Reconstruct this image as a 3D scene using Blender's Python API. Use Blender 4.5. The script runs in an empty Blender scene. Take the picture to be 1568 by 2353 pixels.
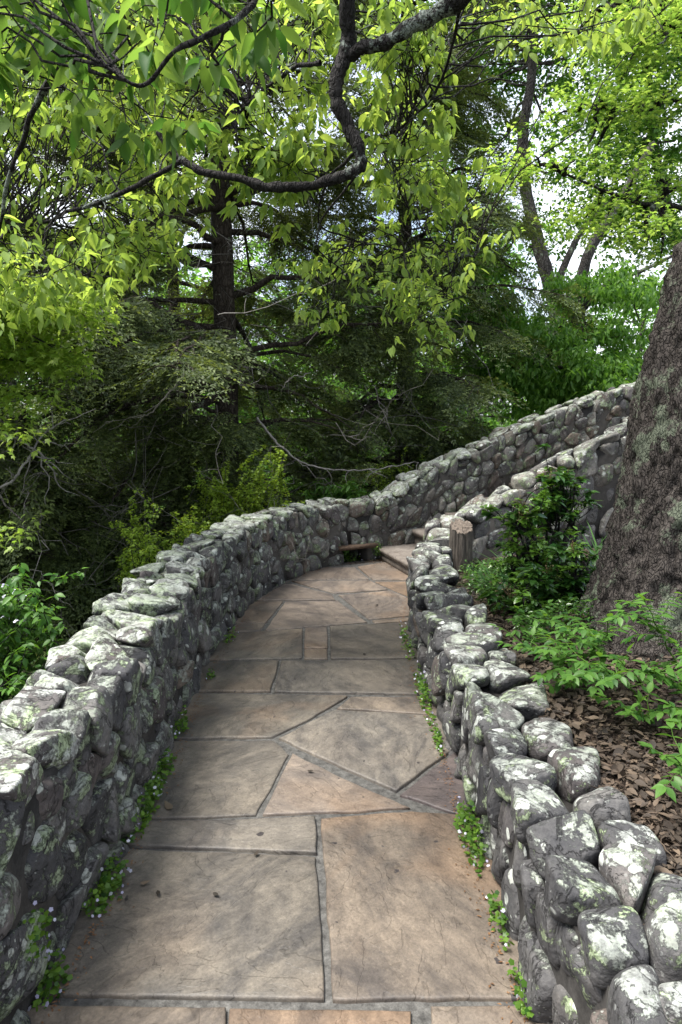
import bpy, math, random
import numpy as np
from mathutils import Vector

# ------------------------------------------------------------------ camera, sky, sun
S = bpy.context.scene
COL = S.collection
R = math.radians
PITCH = R(8.2)
CAMZ = 1.6
cam_d = bpy.data.cameras.new("camera")
cam_d.sensor_fit = 'VERTICAL'; cam_d.sensor_height = 36.0; cam_d.lens = 24.0
cam_d.clip_start = 0.02; cam_d.clip_end = 3000
cam = bpy.data.objects.new("camera", cam_d); COL.objects.link(cam)
cam.location = (0, 0, CAMZ); cam.rotation_euler = (R(90) - PITCH, 0, 0)
S.camera = cam
SUN_EL, SUN_AZ = R(66), R(-106)        # azimuth measured from +Y (the view direction) towards +X
w = bpy.data.worlds.new("World"); S.world = w; w.use_nodes = True
nt = w.node_tree; bg = nt.nodes["Background"]
sky = nt.nodes.new("ShaderNodeTexSky"); sky.sky_type = 'NISHITA'; sky.sun_disc = False
sky.sun_elevation = SUN_EL; sky.sun_rotation = SUN_AZ; sky.dust_density = 4.0; sky.air_density = 1.0
tc_ = nt.nodes.new("ShaderNodeTexCoord"); cn_ = nt.nodes.new("ShaderNodeTexNoise"); cn_.inputs['Scale'].default_value = 2.2; cn_.inputs['Detail'].default_value = 6
nt.links.new(tc_.outputs['Generated'], cn_.inputs['Vector'])
cr_ = nt.nodes.new("ShaderNodeMapRange"); cr_.inputs['From Min'].default_value = .40; cr_.inputs['From Max'].default_value = .58; cr_.inputs['To Min'].default_value = .12; cr_.inputs['To Max'].default_value = .92
nt.links.new(cn_.outputs['Fac'], cr_.inputs['Value'])
cm_ = nt.nodes.new("ShaderNodeMix"); cm_.data_type = 'RGBA'; nt.links.new(cr_.outputs[0], cm_.inputs[0]); nt.links.new(sky.outputs[0], cm_.inputs[6]); cm_.inputs[7].default_value = (5.6, 5.8, 6.2, 1)   # thin bright cloud
nt.links.new(cm_.outputs[2], bg.inputs[0]); bg.inputs[1].default_value = 0.12
sl = bpy.data.lights.new("sun", 'SUN'); sl.energy = 3.6; sl.angle = R(24); sl.color = (1.0, 0.96, 0.90)
sun = bpy.data.objects.new("sun", sl); COL.objects.link(sun)
sd = Vector((math.sin(SUN_AZ) * math.cos(SUN_EL), math.cos(SUN_AZ) * math.cos(SUN_EL), math.sin(SUN_EL)))
sun.rotation_euler = sd.to_track_quat('Z', 'Y').to_euler()
S.view_settings.view_transform = 'Standard'; S.view_settings.look = 'None'
S.view_settings.exposure = 1.58; S.view_settings.gamma = 1
S.cycles.max_bounces = 8; S.cycles.diffuse_bounces = 4; S.cycles.transmission_bounces = 5
S.cycles.use_denoising = True

# ------------------------------------------------------------------ helpers
rng = np.random.default_rng(7)
rnd = random.Random(5)
cp, sp = math.cos(PITCH), math.sin(PITCH)
FPX = 2353 * 24 / 36.0
def ray(px, py):
    dx = (px - 784) / FPX; dz = -(py - 1176.5) / FPX
    return np.array([dx, cp + dz * sp, -sp + dz * cp])
def at(px, py, Y):
    d = ray(px, py); return np.array([0, 0, CAMZ]) + d * (Y / d[1])
def ground(px, py, z=0.0):
    d = ray(px, py); return np.array([0, 0, CAMZ]) + d * ((z - CAMZ) / d[2])
def norm(a): return a / (np.linalg.norm(a, axis=-1, keepdims=True) + 1e-9)

def _hash(ix, iy, iz, seed):
    h = (ix.astype(np.int64) * 374761393 + iy.astype(np.int64) * 668265263 + iz.astype(np.int64) * 2147483647 + seed * 974711) & 0xffffffff
    h = ((h ^ (h >> 13)) * 1274126177) & 0xffffffff
    h = (h ^ (h >> 16)) & 0xffffffff
    return h / 4294967295.0
def vnoise(p, seed=0):
    f = np.floor(p); i = f.astype(np.int64); t = p - f; t = t * t * (3 - 2 * t)
    out = 0
    for a in (0, 1):
        for b in (0, 1):
            for c in (0, 1):
                wgt = (t[:, 0] if a else 1 - t[:, 0]) * (t[:, 1] if b else 1 - t[:, 1]) * (t[:, 2] if c else 1 - t[:, 2])
                out = out + wgt * _hash(i[:, 0] + a, i[:, 1] + b, i[:, 2] + c, seed)
    return out * 2 - 1
def fbm(p, oct=4, seed=0):
    o = 0; a = 1.0
    for k in range(oct):
        o = o + a * vnoise(p * (2.03 ** k) + k * 17.3, seed + k); a *= 0.5
    return o / 1.6

class MB:
    """collects triangles and quads with a per-vertex tint, builds ONE mesh object"""
    def __init__(s): s.V = []; s.F = []; s.t = []; s.n = 0
    def add(s, V, F, tint=0.5):
        V = np.asarray(V, float).reshape(-1, 3); F = np.asarray(F, int)
        s.V.append(V); s.F.append(F + s.n); s.n += len(V)
        s.t.append(np.broadcast_to(np.asarray(tint, float), (len(V),)))
    def build(s, name, mat, parent=None, smooth=False):
        V = np.concatenate(s.V); t = np.concatenate(s.t)
        if parent is not None: V = V - np.array(parent.get('_o', parent.location))
        me = bpy.data.meshes.new(name)
        loops = np.concatenate([f.ravel() for f in s.F]); sizes = np.concatenate([np.full(len(f), f.shape[1]) for f in s.F])
        me.vertices.add(len(V)); me.vertices.foreach_set('co', V.astype(np.float32).ravel())
        me.loops.add(len(loops)); me.loops.foreach_set('vertex_index', loops.astype(np.int32))
        me.polygons.add(len(sizes)); me.polygons.foreach_set('loop_start', (np.cumsum(sizes) - sizes).astype(np.int32))
        if smooth: me.polygons.foreach_set('use_smooth', np.ones(len(sizes), bool))
        me.update(calc_edges=True)
        a = me.attributes.new('tint', 'FLOAT', 'POINT'); a.data.foreach_set('value', t.astype(np.float32))
        me.materials.append(mat)
        o = bpy.data.objects.new(name, me); COL.objects.link(o)
        if parent is not None: o.parent = parent
        return o

def tag(o, label=None, cat=None, group=None, kind=None):
    for k, v in (('label', label), ('category', cat), ('group', group), ('kind', kind)):
        if v: o[k] = v
    return o
def thing(name, label, cat, loc, group=None):
    o = bpy.data.objects.new(name, None); COL.objects.link(o); o.location = tuple(float(c) for c in loc)
    o.empty_display_size = 0.1
    return tag(o, label, cat, group)

def catmull(P, n=8):
    P = np.asarray(P, float)
    P = np.vstack([2 * P[0] - P[1], P, 2 * P[-1] - P[-2]]); out = []
    for i in range(1, len(P) - 2):
        p0, p1, p2, p3 = P[i - 1], P[i], P[i + 1], P[i + 2]
        for k in range(n):
            t = k / n
            out.append(0.5 * ((2 * p1) + (-p0 + p2) * t + (2 * p0 - 5 * p1 + 4 * p2 - p3) * t * t + (-p0 + 3 * p1 - 3 * p2 + p3) * t ** 3))
    out.append(P[-2]); return np.array(out)

def tube(mb, P, rad, sides=6, tint=0.5, rough=0.0):
    P = np.asarray(P, float); n = len(P); rad = np.broadcast_to(np.asarray(rad, float), (n,))
    T = norm(np.gradient(P, axis=0))
    ref = np.array([0.0, 0, 1]) if abs(T[0][2]) < 0.8 else np.array([0.0, 1, 0])
    A = norm(np.cross(T, ref)); B = np.cross(T, A)
    th = np.arange(sides) * 2 * np.pi / sides
    rr = rad[:, None] * (1 + (rough * rng.normal(size=(n, sides)) if rough else 0))
    V = P[:, None] + (np.cos(th)[None, :, None] * A[:, None] + np.sin(th)[None, :, None] * B[:, None]) * rr[..., None]
    i = np.arange(n - 1)[:, None] * sides; j = np.arange(sides)[None]; k = (j + 1) % sides
    F = np.stack([i + j, i + k, i + sides + k, i + sides + j], -1).reshape(-1, 4)
    mb.add(V.reshape(-1, 3), F, tint)
    mb.add(np.vstack([V[-1], P[-1] + T[-1] * rad[-1]]), [(a, (a + 1) % sides, sides) for a in range(sides)], tint)

def wander(a, b, n=7, amp=0.1, sag=0.0):
    a = np.asarray(a, float); b = np.asarray(b, float); L = np.linalg.norm(b - a)
    t = np.linspace(0, 1, n)[:, None]
    P = a + (b - a) * t
    k = rng.normal(size=(n, 3)); k[0] = 0; k[-1] = 0
    P = P + k * amp * L * 0.3
    P = P + (rng.normal(size=3) * amp * L) * np.sin(t * np.pi)
    P[:, 2] += sag * L * np.sin(t[:, 0] * np.pi)
    return P

# leaf templates: x width, y length, z normal ; unit length
def tpl_lance(wd=0.36, fold=0.10, curl=0.22):
    ys = [0, .16, .36, .6, .82, 1.0]; ws = [0, .62, 1, .86, .42, 0]
    V = [(0, y, -curl * y * y) for y in ys]
    for sgn in (-1, 1):
        for y, ww in zip(ys[1:-1], ws[1:-1]): V.append((sgn * ww * wd / 2, y - .02, -curl * y * y + fold * ww))
    T = []
    for base, fl in ((6, 0), (10, 1)):
        q = [(0, 1, base)]
        for i in range(3): q += [(1 + i, 2 + i, base + i + 1), (1 + i, base + i + 1, base + i)]
        q += [(4, 5, base + 3)]
        T += [t[::-1] if fl else t for t in q]
    V = np.array(V, float); return V, np.array(T), np.zeros(len(V))
def tpl_dia(wd=0.5, fold=0.08, curl=0.12):
    V = np.array([(0, 0, 0), (0, .45, -curl * .2), (0, 1, -curl), (-wd / 2, .4, fold), (wd / 2, .4, fold)], float)
    return V, np.array([(0, 1, 3), (1, 2, 3), (0, 4, 1), (1, 4, 2)]), np.zeros(5)
def tpl_maple():
    ang = np.radians([-150, -115, -85, -55, -42, -22, 0, 22, 42, 55, 85, 115, 150]); rr = [.28, .5, .38, .72, .4, .52, 1, .52, .4, .72, .38, .5, .28]
    V = [(0, .3, .03)] + [(.58 * r * math.sin(a), .3 + .7 * r * math.cos(a), -0.16 * r * r) for a, r in zip(ang, rr)]
    V.append((0, .18, 0))
    n = len(rr); T = [(0, 1 + i + 1, 1 + i) for i in range(n - 1)] + [(0, 1, n + 1), (0, n + 1, n)]
    V = np.array(V, float); return V, np.array(T), np.zeros(len(V))
def tpl_round():
    V = [(0, .45, .04)] + [(.5 * math.sin(a) * (1 + .14 * math.cos(5 * a)), .5 - .5 * math.cos(a) * (1 + .14 * math.cos(5 * a)), 0) for a in np.linspace(0, 2 * np.pi, 11)[:-1]]
    return np.array(V), np.array([(0, 1 + i, 1 + (i + 1) % 10) for i in range(10)]), np.zeros(11)
def tpl_blade():
    ys = [0, .3, .6, .85, 1]; ws = [.8, 1, .8, .45, 0]; V = []; T = []
    for y, ww in zip(ys, ws): V += [(-ww * .02, y, -.55 * y ** 2.2), (ww * .02, y, -.55 * y ** 2.2)]
    for i in range(4): T += [(2 * i, 2 * i + 1, 2 * i + 3), (2 * i, 2 * i + 3, 2 * i + 2)]
    return np.array(V), np.array(T), np.zeros(len(V))
def tpl_spray(seed=0):
    """a drooping flat fan of hemlock twigs, each with small needle tufts"""
    r = np.random.default_rng(seed); V = []; T = []; tt = []
    def tuft(p, d, L, wdt, tint):
        d = d / np.linalg.norm(d); sx = np.array([d[1], -d[0], 0]); sx = sx / (np.linalg.norm(sx) + 1e-6)
        sx = sx + np.array([0, 0, r.normal() * .5]); b = len(V)
        for q in (p, p + d * L * .5 - sx * wdt, p + d * L, p + d * L * .5 + sx * wdt): V.append(q); tt.append(tint)
        T.extend([(b, b + 1, b + 2), (b, b + 2, b + 3)])
    def droop(y): return -.35 * y * y
    for i in range(11):
        y = .06 + i * .085; sgn = 1 if i % 2 else -1
        L = (.42 - .32 * y) * r.uniform(.7, 1.2)
        d = np.array([sgn * .8, .75, -.15]); d = d / np.linalg.norm(d)
        m = max(2, int(L / .055))
        for k in range(m):
            p = np.array([0, y, droop(y)]) + d * L * k / m + r.normal(size=3) * .008
            for s2 in (-1, 1):
                dd = d + np.array([-s2 * sgn * .55, s2 * .55, r.normal() * .25])
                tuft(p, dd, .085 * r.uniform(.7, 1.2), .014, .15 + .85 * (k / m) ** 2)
    for k in range(10):
        tuft(np.array([0, k / 10, droop(k / 10)]), np.array([r.normal() * .4, 1, -.4]), .1, .014, .3)
    return np.array(V), np.array(T), np.array(tt)
LANCE, DIA, DIAW, MAPLE, ROUND, BLADE = tpl_lance(), tpl_dia(.45), tpl_dia(.72), tpl_maple(), tpl_round(), tpl_blade()
OVAL = tpl_lance(.5, .07, .15)
HANG = [tpl_lance(.42, .05, .10), tpl_lance(.46, .12, .30), tpl_lance(.48, .02, -.10), tpl_lance(.42, .16, .45), tpl_lance(.38, .10, .2)]
SPRAYS = [tpl_spray(i) for i in range(4)]

def scatter(mb, tpl, pos, ydir, nrm, size, tint=None, tamp=1.0):
    if isinstance(tpl, list):
        pos = np.atleast_2d(pos); n = len(pos); size = np.broadcast_to(np.asarray(size, float), (n,)); tint = rng.uniform(0, 1, n) if tint is None else np.broadcast_to(tint, (n,)); ydir = np.broadcast_to(ydir, (n, 3)); nrm = np.broadcast_to(nrm, (n, 3))
        for v, t_ in enumerate(tpl): scatter(mb, t_, pos[v::len(tpl)], ydir[v::len(tpl)], nrm[v::len(tpl)], size[v::len(tpl)], tint[v::len(tpl)], tamp)
        return
    V, T, tt = tpl; pos = np.atleast_2d(pos); n = len(pos)
    y = norm(ydir); x = norm(np.cross(y, nrm)); z = np.cross(x, y)
    size = np.broadcast_to(np.asarray(size, float), (n,))
    W = (V[None, :, 0, None] * x[:, None] + V[None, :, 1, None] * y[:, None] + V[None, :, 2, None] * z[:, None]) * size[:, None, None] + pos[:, None]
    F = (T[None] + (np.arange(n) * len(V))[:, None, None]).reshape(-1, 3)
    if tint is None: tint = rng.uniform(0, 1, n)
    tint = np.broadcast_to(np.asarray(tint, float), (n,))
    mb.add(W.reshape(-1, 3), F, (tint[:, None] + tt[None] * tamp).ravel())

# ------------------------------------------------------------------ materials
class NT:
    def __init__(s, name):
        s.m = bpy.data.materials.new(name); s.m.use_nodes = True; s.t = s.m.node_tree; s.t.nodes.clear()
        s.out = s.t.nodes.new('ShaderNodeOutputMaterial')
    def n(s, typ, ins=None, **pr):
        nd = s.t.nodes.new('ShaderNode' + typ)
        for k, v in pr.items(): setattr(nd, k, v)
        for k, v in (ins or {}).items(): s.set(nd.inputs[k], v)
        return nd
    def set(s, sock, v):
        if hasattr(v, 'links') or isinstance(v, bpy.types.NodeSocket): s.t.links.new(v, sock)
        elif isinstance(v, bpy.types.Node): s.t.links.new(v.outputs[0], sock)
        else:
            if isinstance(v, tuple) and len(v) == 3 and sock.type == 'RGBA': v = v + (1,)
            sock.default_value = v
    def noise(s, vec, scale, detail=5, rough=.55, dist=0.0, dim='3D'):
        return s.n('TexNoise', {'Vector': vec, 'Scale': scale, 'Detail': detail, 'Roughness': rough, 'Distortion': dist}, noise_dimensions=dim).outputs['Fac']
    def ramp(s, fac, stops, interp='LINEAR'):
        nd = s.n('ValToRGB', {'Fac': fac}); cr = nd.color_ramp; cr.interpolation = interp
        while len(cr.elements) < len(stops): cr.elements.new(0.5)
        for e, (p, c) in zip(cr.elements, stops):
            e.position = p; e.color = (c + (1,)) if isinstance(c, tuple) else (c, c, c, 1)
        return nd.outputs[0]
    def mix(s, fac, a, b, mode='MIX'):
        nd = s.n('Mix', data_type='RGBA', blend_type=mode)
        s.set(nd.inputs[0], fac); s.set(nd.inputs[6], a); s.set(nd.inputs[7], b); return nd.outputs[2]
    def math(s, op, a, b=0.0, c=0.0, clamp=False):
        nd = s.n('Math', operation=op, use_clamp=clamp); s.set(nd.inputs[0], a); s.set(nd.inputs[1], b); s.set(nd.inputs[2], c); return nd.outputs[0]
    def step(s, v, a, b):
        nd = s.n('MapRange', {'Value': v, 'From Min': a, 'From Max': b}); return nd.outputs[0]
    def bump(s, h, strength, dist, prev=None):
        i = {'Height': h, 'Strength': strength, 'Distance': dist}
        if prev is not None: i['Normal'] = prev
        return s.n('Bump', i).outputs[0]
    def done(s, sh): s.t.links.new(sh if isinstance(sh, bpy.types.NodeSocket) else sh.outputs[0], s.out.inputs[0]); return s.m
    def obj(s): return s.n('TexCoord').outputs['Object']
    def tint(s): return s.n('Attribute', attribute_name='tint').outputs['Fac']

def leaf_mat(name, dark, light, transl=0.5, tboost=(1.5, 1.35, .6), rough=.45, spec=.35):
    m = NT(name); c = m.mix(m.tint(), dark, light)
    ns = m.noise(m.obj(), 1.6, 3); c = m.mix(m.step(ns, .35, .65), m.mix(1.0, c, (.72, .78, .72), 'MULTIPLY'), c)
    b = m.n('BsdfPrincipled', {'Base Color': c, 'Roughness': rough, 'Specular IOR Level': spec})
    t = m.n('BsdfTranslucent', {'Color': m.mix(1.0, c, tboost, 'MULTIPLY')})
    return m.done(m.n('MixShader', {0: transl, 1: b, 2: t}))

def stone_mat(name, lichen=1.0, pale=(.40, .42, .39), green=(.25, .30, .19), warm=0.0, cut=0.0):
    m = NT(name); o = m.obj(); ti = m.tint()
    nz = m.n('SeparateXYZ', {0: m.n('NewGeometry').outputs['Normal']}).outputs[2]
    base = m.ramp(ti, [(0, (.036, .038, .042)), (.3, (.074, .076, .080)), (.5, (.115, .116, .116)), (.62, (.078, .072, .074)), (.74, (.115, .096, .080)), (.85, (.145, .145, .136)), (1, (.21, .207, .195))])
    off = m.n('VectorMath', {0: o, 1: m.n('CombineXYZ', {0: m.math('MULTIPLY', ti, 37.0), 1: m.math('MULTIPLY', ti, 91.0)})}, operation='ADD').outputs[0]
    big = m.noise(off, 6, 6, .6, .3); fine = m.noise(off, 60, 6, .7)
    c = m.mix(m.step(big, .3, .7), m.mix(1.0, base, (.55, .55, .58), 'MULTIPLY'), m.mix(1.0, base, (1.45, 1.38, 1.28), 'MULTIPLY'))
    c = m.mix(m.step(fine, .3, .75), m.mix(1.0, c, (.6, .6, .62), 'MULTIPLY'), m.mix(1.0, c, (1.35, 1.33, 1.3), 'MULTIPLY'))
    # crust of pale lichen on weathered tops, with ragged edges
    l1 = m.noise(off, 11, 10, .72, .25); l1 = m.math('ADD', m.math('MULTIPLY', l1, .8), m.math('MULTIPLY', m.noise(off, 34, 6, .7), .2))
    l1 = m.math('ADD', l1, m.math('MULTIPLY', nz, .075)); l1 = m.math('ADD', l1, m.math('MULTIPLY', m.noise(o, 1.7, 2), .16))
    k1 = m.step(l1, .680 - .04 * lichen + cut, .715 - .04 * lichen + cut)
    # round white thalli
    wob = m.n('VectorMath', {0: off, 1: m.n('VectorMath', {0: m.n('TexNoise', {'Vector': off, 'Scale': 26.0, 'Detail': 3.0}).outputs['Color'], 'Scale': .035}, operation='SCALE').outputs[0]}, operation='ADD').outputs[0]
    v = m.n('TexVoronoi', {'Vector': wob, 'Scale': 15.0}); vc = m.n('SeparateXYZ', {0: v.outputs['Color']})
    rad = m.math('MULTIPLY', m.step(vc.outputs[0], .34, 1.05), .44)
    k2 = m.step(m.math('SUBTRACT', rad, v.outputs['Distance']), 0.0, .04)
    k2 = m.math('MULTIPLY', k2, m.step(m.math('ADD', nz, m.noise(o, 3, 2)), .35, .6))
    # greenish leafy lichen
    l3 = m.noise(off, 9, 10, .76, .2); l3 = m.math('ADD', l3, m.math('MULTIPLY', m.noise(o, 2.3, 2), .22))
    k3 = m.step(l3, .70 - .035 * lichen + cut, .725 - .035 * lichen + cut)
    crustn = m.noise(off, 90, 4, .7)
    palec = m.mix(m.step(crustn, .3, .7), m.mix(1.0, pale, (.50, .52, .50), 'MULTIPLY'), m.mix(m.step(m.noise(off, 4, 3), .42, .6), pale, m.mix(1.0, pale, (.84, .91, .76), 'MULTIPLY')))
    greenc = m.mix(m.step(crustn, .35, .65), m.mix(1.0, green, (.45, .48, .4), 'MULTIPLY'), m.mix(1.0, green, (1.3, 1.3, 1.3), 'MULTIPLY'))
    c = m.mix(k3, c, greenc); c = m.mix(m.math('MULTIPLY', k1, m.ramp(m.noise(off, 21, 5, .7), [(.38, .25), (.6, .95)])), c, palec); c = m.mix(k2, c, m.mix(1.0, pale, (1.0, 1.0, .98), 'MULTIPLY'))
    v2_ = m.n('TexVoronoi', {'Vector': wob, 'Scale': 48.0}); sp_k = m.math('MULTIPLY', m.step(m.math('SUBTRACT', m.math('MULTIPLY', m.n('SeparateXYZ', {0: v2_.outputs['Color']}).outputs[1], .30), v2_.outputs['Distance']), 0.0, .05), m.step(m.noise(off, 3.1, 3), .46, .60))
    c = m.mix(m.math('MULTIPLY', sp_k, .8), c, pale)
    h = m.math('ADD', m.math('MULTIPLY', fine, .5), m.math('MULTIPLY', m.math('MAXIMUM', m.math('MAXIMUM', k1, k3), k2), .35))
    h = m.math('ADD', h, m.math('MULTIPLY', crustn, m.math('MULTIPLY', k3, .5)))
    crk = m.ramp(m.noise(off, 5, 8, .62, 1.6), [(.0, 1.0), (.485, 1.0), (.50, 0.0), (.515, 1.0), (1, 1.0)])
    c = m.mix(.55, c, m.mix(1.0, c, crk, 'MULTIPLY')); nb = m.bump(big, .6, .035); nb = m.bump(m.math('ADD', h, m.math('MULTIPLY', crk, .5)), .9, .011, nb)
    return m.done(m.n('BsdfPrincipled', {'Base Color': c, 'Roughness': .82, 'Specular IOR Level': .3, 'Normal': nb}))

def slab_mat():
    m = NT('bluestone'); oi = m.n('ObjectInfo'); o = m.obj()
    ro = m.n('Mapping', {'Vector': o, 'Location': (0, 0, 0)}); rr = m.n('CombineXYZ', {2: m.math('MULTIPLY', oi.outputs['Random'], 2.6)}); m.set(ro.inputs['Rotation'], rr.outputs[0])
    off = m.n('VectorMath', {0: ro.outputs[0], 1: m.n('CombineXYZ', {0: m.math('MULTIPLY', oi.outputs['Random'], 50.0), 2: m.math('MULTIPLY', oi.outputs['Random'], 9.0)})}, operation='ADD').outputs[0]
    st = m.n('Mapping', {'Vector': off, 'Scale': (1.0, 1.55, 1.0)}).outputs[0]
    a = m.noise(st, 2.2, 10, .68, .9); b = m.noise(off, 1.6, 4, .5, .6); g = m.noise(off, 110, 5, .85); md = m.noise(st, 17, 9, .75, .3)
    base = oi.outputs['Color']
    c = m.mix(m.step(a, .38, .66), m.mix(1.0, base, (.50, .50, .52), 'MULTIPLY'), m.mix(1.0, base, (1.28, 1.22, 1.12), 'MULTIPLY'))
    rust = m.ramp(b, [(0, 0.0), (.50, 0.0), (.64, .75), (1, .9)])
    c = m.mix(m.math('MULTIPLY', rust, m.step(oi.outputs['Alpha'], 0, 1)), c, m.mix(1.0, (.200, .138, .092), m.ramp(a, [(.3, .7), (.7, 1.15)]), 'MULTIPLY'))
    c = m.mix(m.step(md, .3, .7), m.mix(1.0, c, (.66, .66, .68), 'MULTIPLY'), m.mix(1.0, c, (1.26, 1.25, 1.22), 'MULTIPLY'))
    c = m.mix(m.step(g, .3, .72), m.mix(1.0, c, (.62, .62, .62), 'MULTIPLY'), m.mix(1.0, c, (1.3, 1.3, 1.3), 'MULTIPLY'))
    spk = m.noise(off, 19, 2, .5); c = m.mix(m.step(spk, .735, .755), c, (.035, .03, .03))
    # cleft layers: ledges where the stone split
    cl = m.noise(st, 1.7, 5, .55, 1.2); led = m.ramp(cl, [(0, 0.0), (.40, 0.0), (.41, .3), (.50, .34), (.507, .6), (.60, .63), (.607, 1.0), (1, 1.0)])
    edge = m.ramp(cl, [(0, 1.0), (.40, 1.0), (.405, .62), (.412, 1.0), (.50, 1.0), (.505, .66), (.512, 1.0), (.60, 1.0), (.605, .62), (.615, 1.0)])
    c = m.mix(.75, c, m.mix(1.0, c, edge, 'MULTIPLY'))
    nb = m.bump(led, .6, .006); nb = m.bump(md, .28, .006, nb); nb = m.bump(g, .5, .002, nb)
    return m.done(m.n('BsdfPrincipled', {'Base Color': c, 'Roughness': m.ramp(md, [(.3, .42), (.7, .62)]), 'Specular IOR Level': .4, 'Normal': nb}))

def simple_mat(name, c1, c2, scale=10, rough=.85, bstr=.5, bdist=.01, stretch=(1, 1, 1), detail=7, tintamp=0.0):
    m = NT(name); v = m.n('Mapping', {'Vector': m.obj(), 'Scale': stretch}).outputs[0]
    a = m.noise(v, scale, detail, .65, .2); f = m.noise(v, scale * 7, 4, .7)
    c = m.mix(m.step(a, .32, .68), c1, c2); c = m.mix(m.step(f, .3, .7), m.mix(1.0, c, (.65, .65, .65), 'MULTIPLY'), m.mix(1.0, c, (1.25, 1.25, 1.25), 'MULTIPLY'))
    if tintamp: c = m.mix(1.0, c, m.ramp(m.tint(), [(0, 1 - tintamp), (1, 1 + tintamp)]), 'MULTIPLY')
    nb = m.bump(m.math('ADD', a, m.math('MULTIPLY', f, .4)), bstr, bdist)
    return m.done(m.n('BsdfPrincipled', {'Base Color': c, 'Roughness': rough, 'Specular IOR Level': .25, 'Normal': nb}))

def bark_mat(name, c1, c2, lich=(.26, .30, .22), lcut=.60, scale=9):
    m = NT(name); v = m.n('Mapping', {'Vector': m.obj(), 'Scale': (1, 1, .42)}).outputs[0]
    a = m.noise(v, scale, 8, .7, .8); v2 = m.n('TexVoronoi', {'Vector': m.n('VectorMath', {0: v, 1: m.n('VectorMath', {0: m.n('TexNoise', {'Vector': v, 'Scale': 14.0, 'Detail': 4.0}).outputs['Color'], 'Scale': .09}, operation='SCALE').outputs[0]}, operation='ADD').outputs[0], 'Scale': scale * 2.6}, feature='DISTANCE_TO_EDGE').outputs[0]
    f = m.noise(v, scale * 9, 5, .7)
    crack = m.step(v2, 0.0, .16)
    c = m.mix(m.step(a, .33, .66), c1, c2); c = m.mix(crack, m.mix(1.0, c, (.42, .4, .4), 'MULTIPLY'), c)
    c = m.mix(m.step(f, .3, .7), m.mix(1.0, c, (.6, .6, .6), 'MULTIPLY'), m.mix(1.0, c, (1.35, 1.35, 1.35), 'MULTIPLY'))
    l = m.math('ADD', m.noise(m.obj(), 5, 9, .75), m.math('MULTIPLY', m.noise(m.obj(), .9, 2), .25))
    c = m.mix(m.step(l, lcut + .09, lcut + .12), c, m.mix(m.step(f, .35, .65), m.mix(1.0, lich, (.5, .52, .5), 'MULTIPLY'), lich))
    h = m.math('ADD', m.math('MULTIPLY', crack, .6), m.math('ADD', m.math('MULTIPLY', a, .8), m.math('MULTIPLY', f, .35)))
    return m.done(m.n('BsdfPrincipled', {'Base Color': c, 'Roughness': .9, 'Specular IOR Level': .2, 'Normal': m.bump(h, .9, .02)}))

M_near = stone_mat('lichened_stone', 2.2, pale=(.50, .52, .49))
M_face = stone_mat('face_stone', 1.3, green=(.20, .24, .16), pale=(.34, .36, .33))
M_right = stone_mat('river_stone', 1.15, pale=(.45, .47, .44))
M_rface = stone_mat('river_face_stone', .6)
M_mortar = simple_mat('dark_mortar', (.014, .013, .012), (.035, .033, .031), 14)
M_joint = simple_mat('sandy_mortar', (.036, .035, .033), (.125, .122, .114), 34, bstr=.9, bdist=.004)
M_slab = slab_mat()
M_soil = simple_mat('woodland_soil', (.02, .026, .012), (.05, .065, .022), 6, bstr=.8, bdist=.03)
M_bed = simple_mat('mulch_soil', (.028, .020, .015), (.075, .052, .038), 18, bstr=1.0, bdist=.03)
M_bark = bark_mat('scaly_bark', (.034, .029, .026), (.088, .077, .069), lich=(.15, .17, .125), lcut=.55, scale=22)
M_bough = bark_mat('dark_bough_bark', (.012, .011, .011), (.035, .032, .031), lich=(.22, .25, .22), lcut=.60, scale=16)
M_hbark = bark_mat('hemlock_bark', (.030, .024, .020), (.075, .062, .052), lcut=.66)
M_gbark = bark_mat('grey_bark', (.035, .032, .03), (.11, .10, .092), lcut=.62)
M_twig = simple_mat('dead_twig', (.06, .056, .052), (.20, .19, .18), 8, tintamp=.5)
M_wood = simple_mat('weathered_stump', (.035, .030, .027), (.14, .122, .105), 12, stretch=(5, 5, .7), bstr=1, bdist=.015)
M_cutw = simple_mat('cut_wood', (.05, .040, .033), (.20, .165, .135), 38, bstr=1.0, bdist=.012)
M_plank = simple_mat('old_board', (.05, .033, .024), (.14, .095, .065), 10, stretch=(1, 6, 6))
M_step = simple_mat('step_stone', (.13, .11, .095), (.26, .23, .20), 7)
M_lf_near = leaf_mat('cherry_leaf', (.050, .14, .032), (.35, .48, .14), .62, (1.5, 1.35, .7), rough=.6, spec=.25)
M_lf_mid = leaf_mat('green_broad_leaf', (.06, .16, .030), (.20, .36, .075), .55, (1.4, 1.4, .7))
M_lf_maple = leaf_mat('maple_leaf', (.20, .32, .06), (.40, .50, .13), .58, (1.3, 1.3, .7))
M_lf_gold = leaf_mat('upper_maple_leaf', (.14, .26, .05), (.35, .46, .13), .58, (1.3, 1.3, .7))
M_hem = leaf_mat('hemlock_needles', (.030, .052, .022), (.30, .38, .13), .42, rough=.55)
M_shrub = leaf_mat('shrub_leaf', (.12, .21, .025), (.30, .42, .06), .5)
M_laurel = leaf_mat('laurel_leaf', (.018, .065, .014), (.14, .27, .035), .25, rough=.28, spec=.55)
M_sap = leaf_mat('sapling_leaf', (.035, .11, .018), (.12, .25, .045), .45)
M_blade = leaf_mat('blade_leaf', (.02, .07, .015), (.08, .17, .04), .35, rough=.35)
M_weed = leaf_mat('toadflax_leaf', (.035, .10, .015), (.15, .27, .035), .4)
M_flower = leaf_mat('pale_petal', (.45, .42, .62), (.75, .74, .82), .3, (1, 1, 1))
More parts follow.
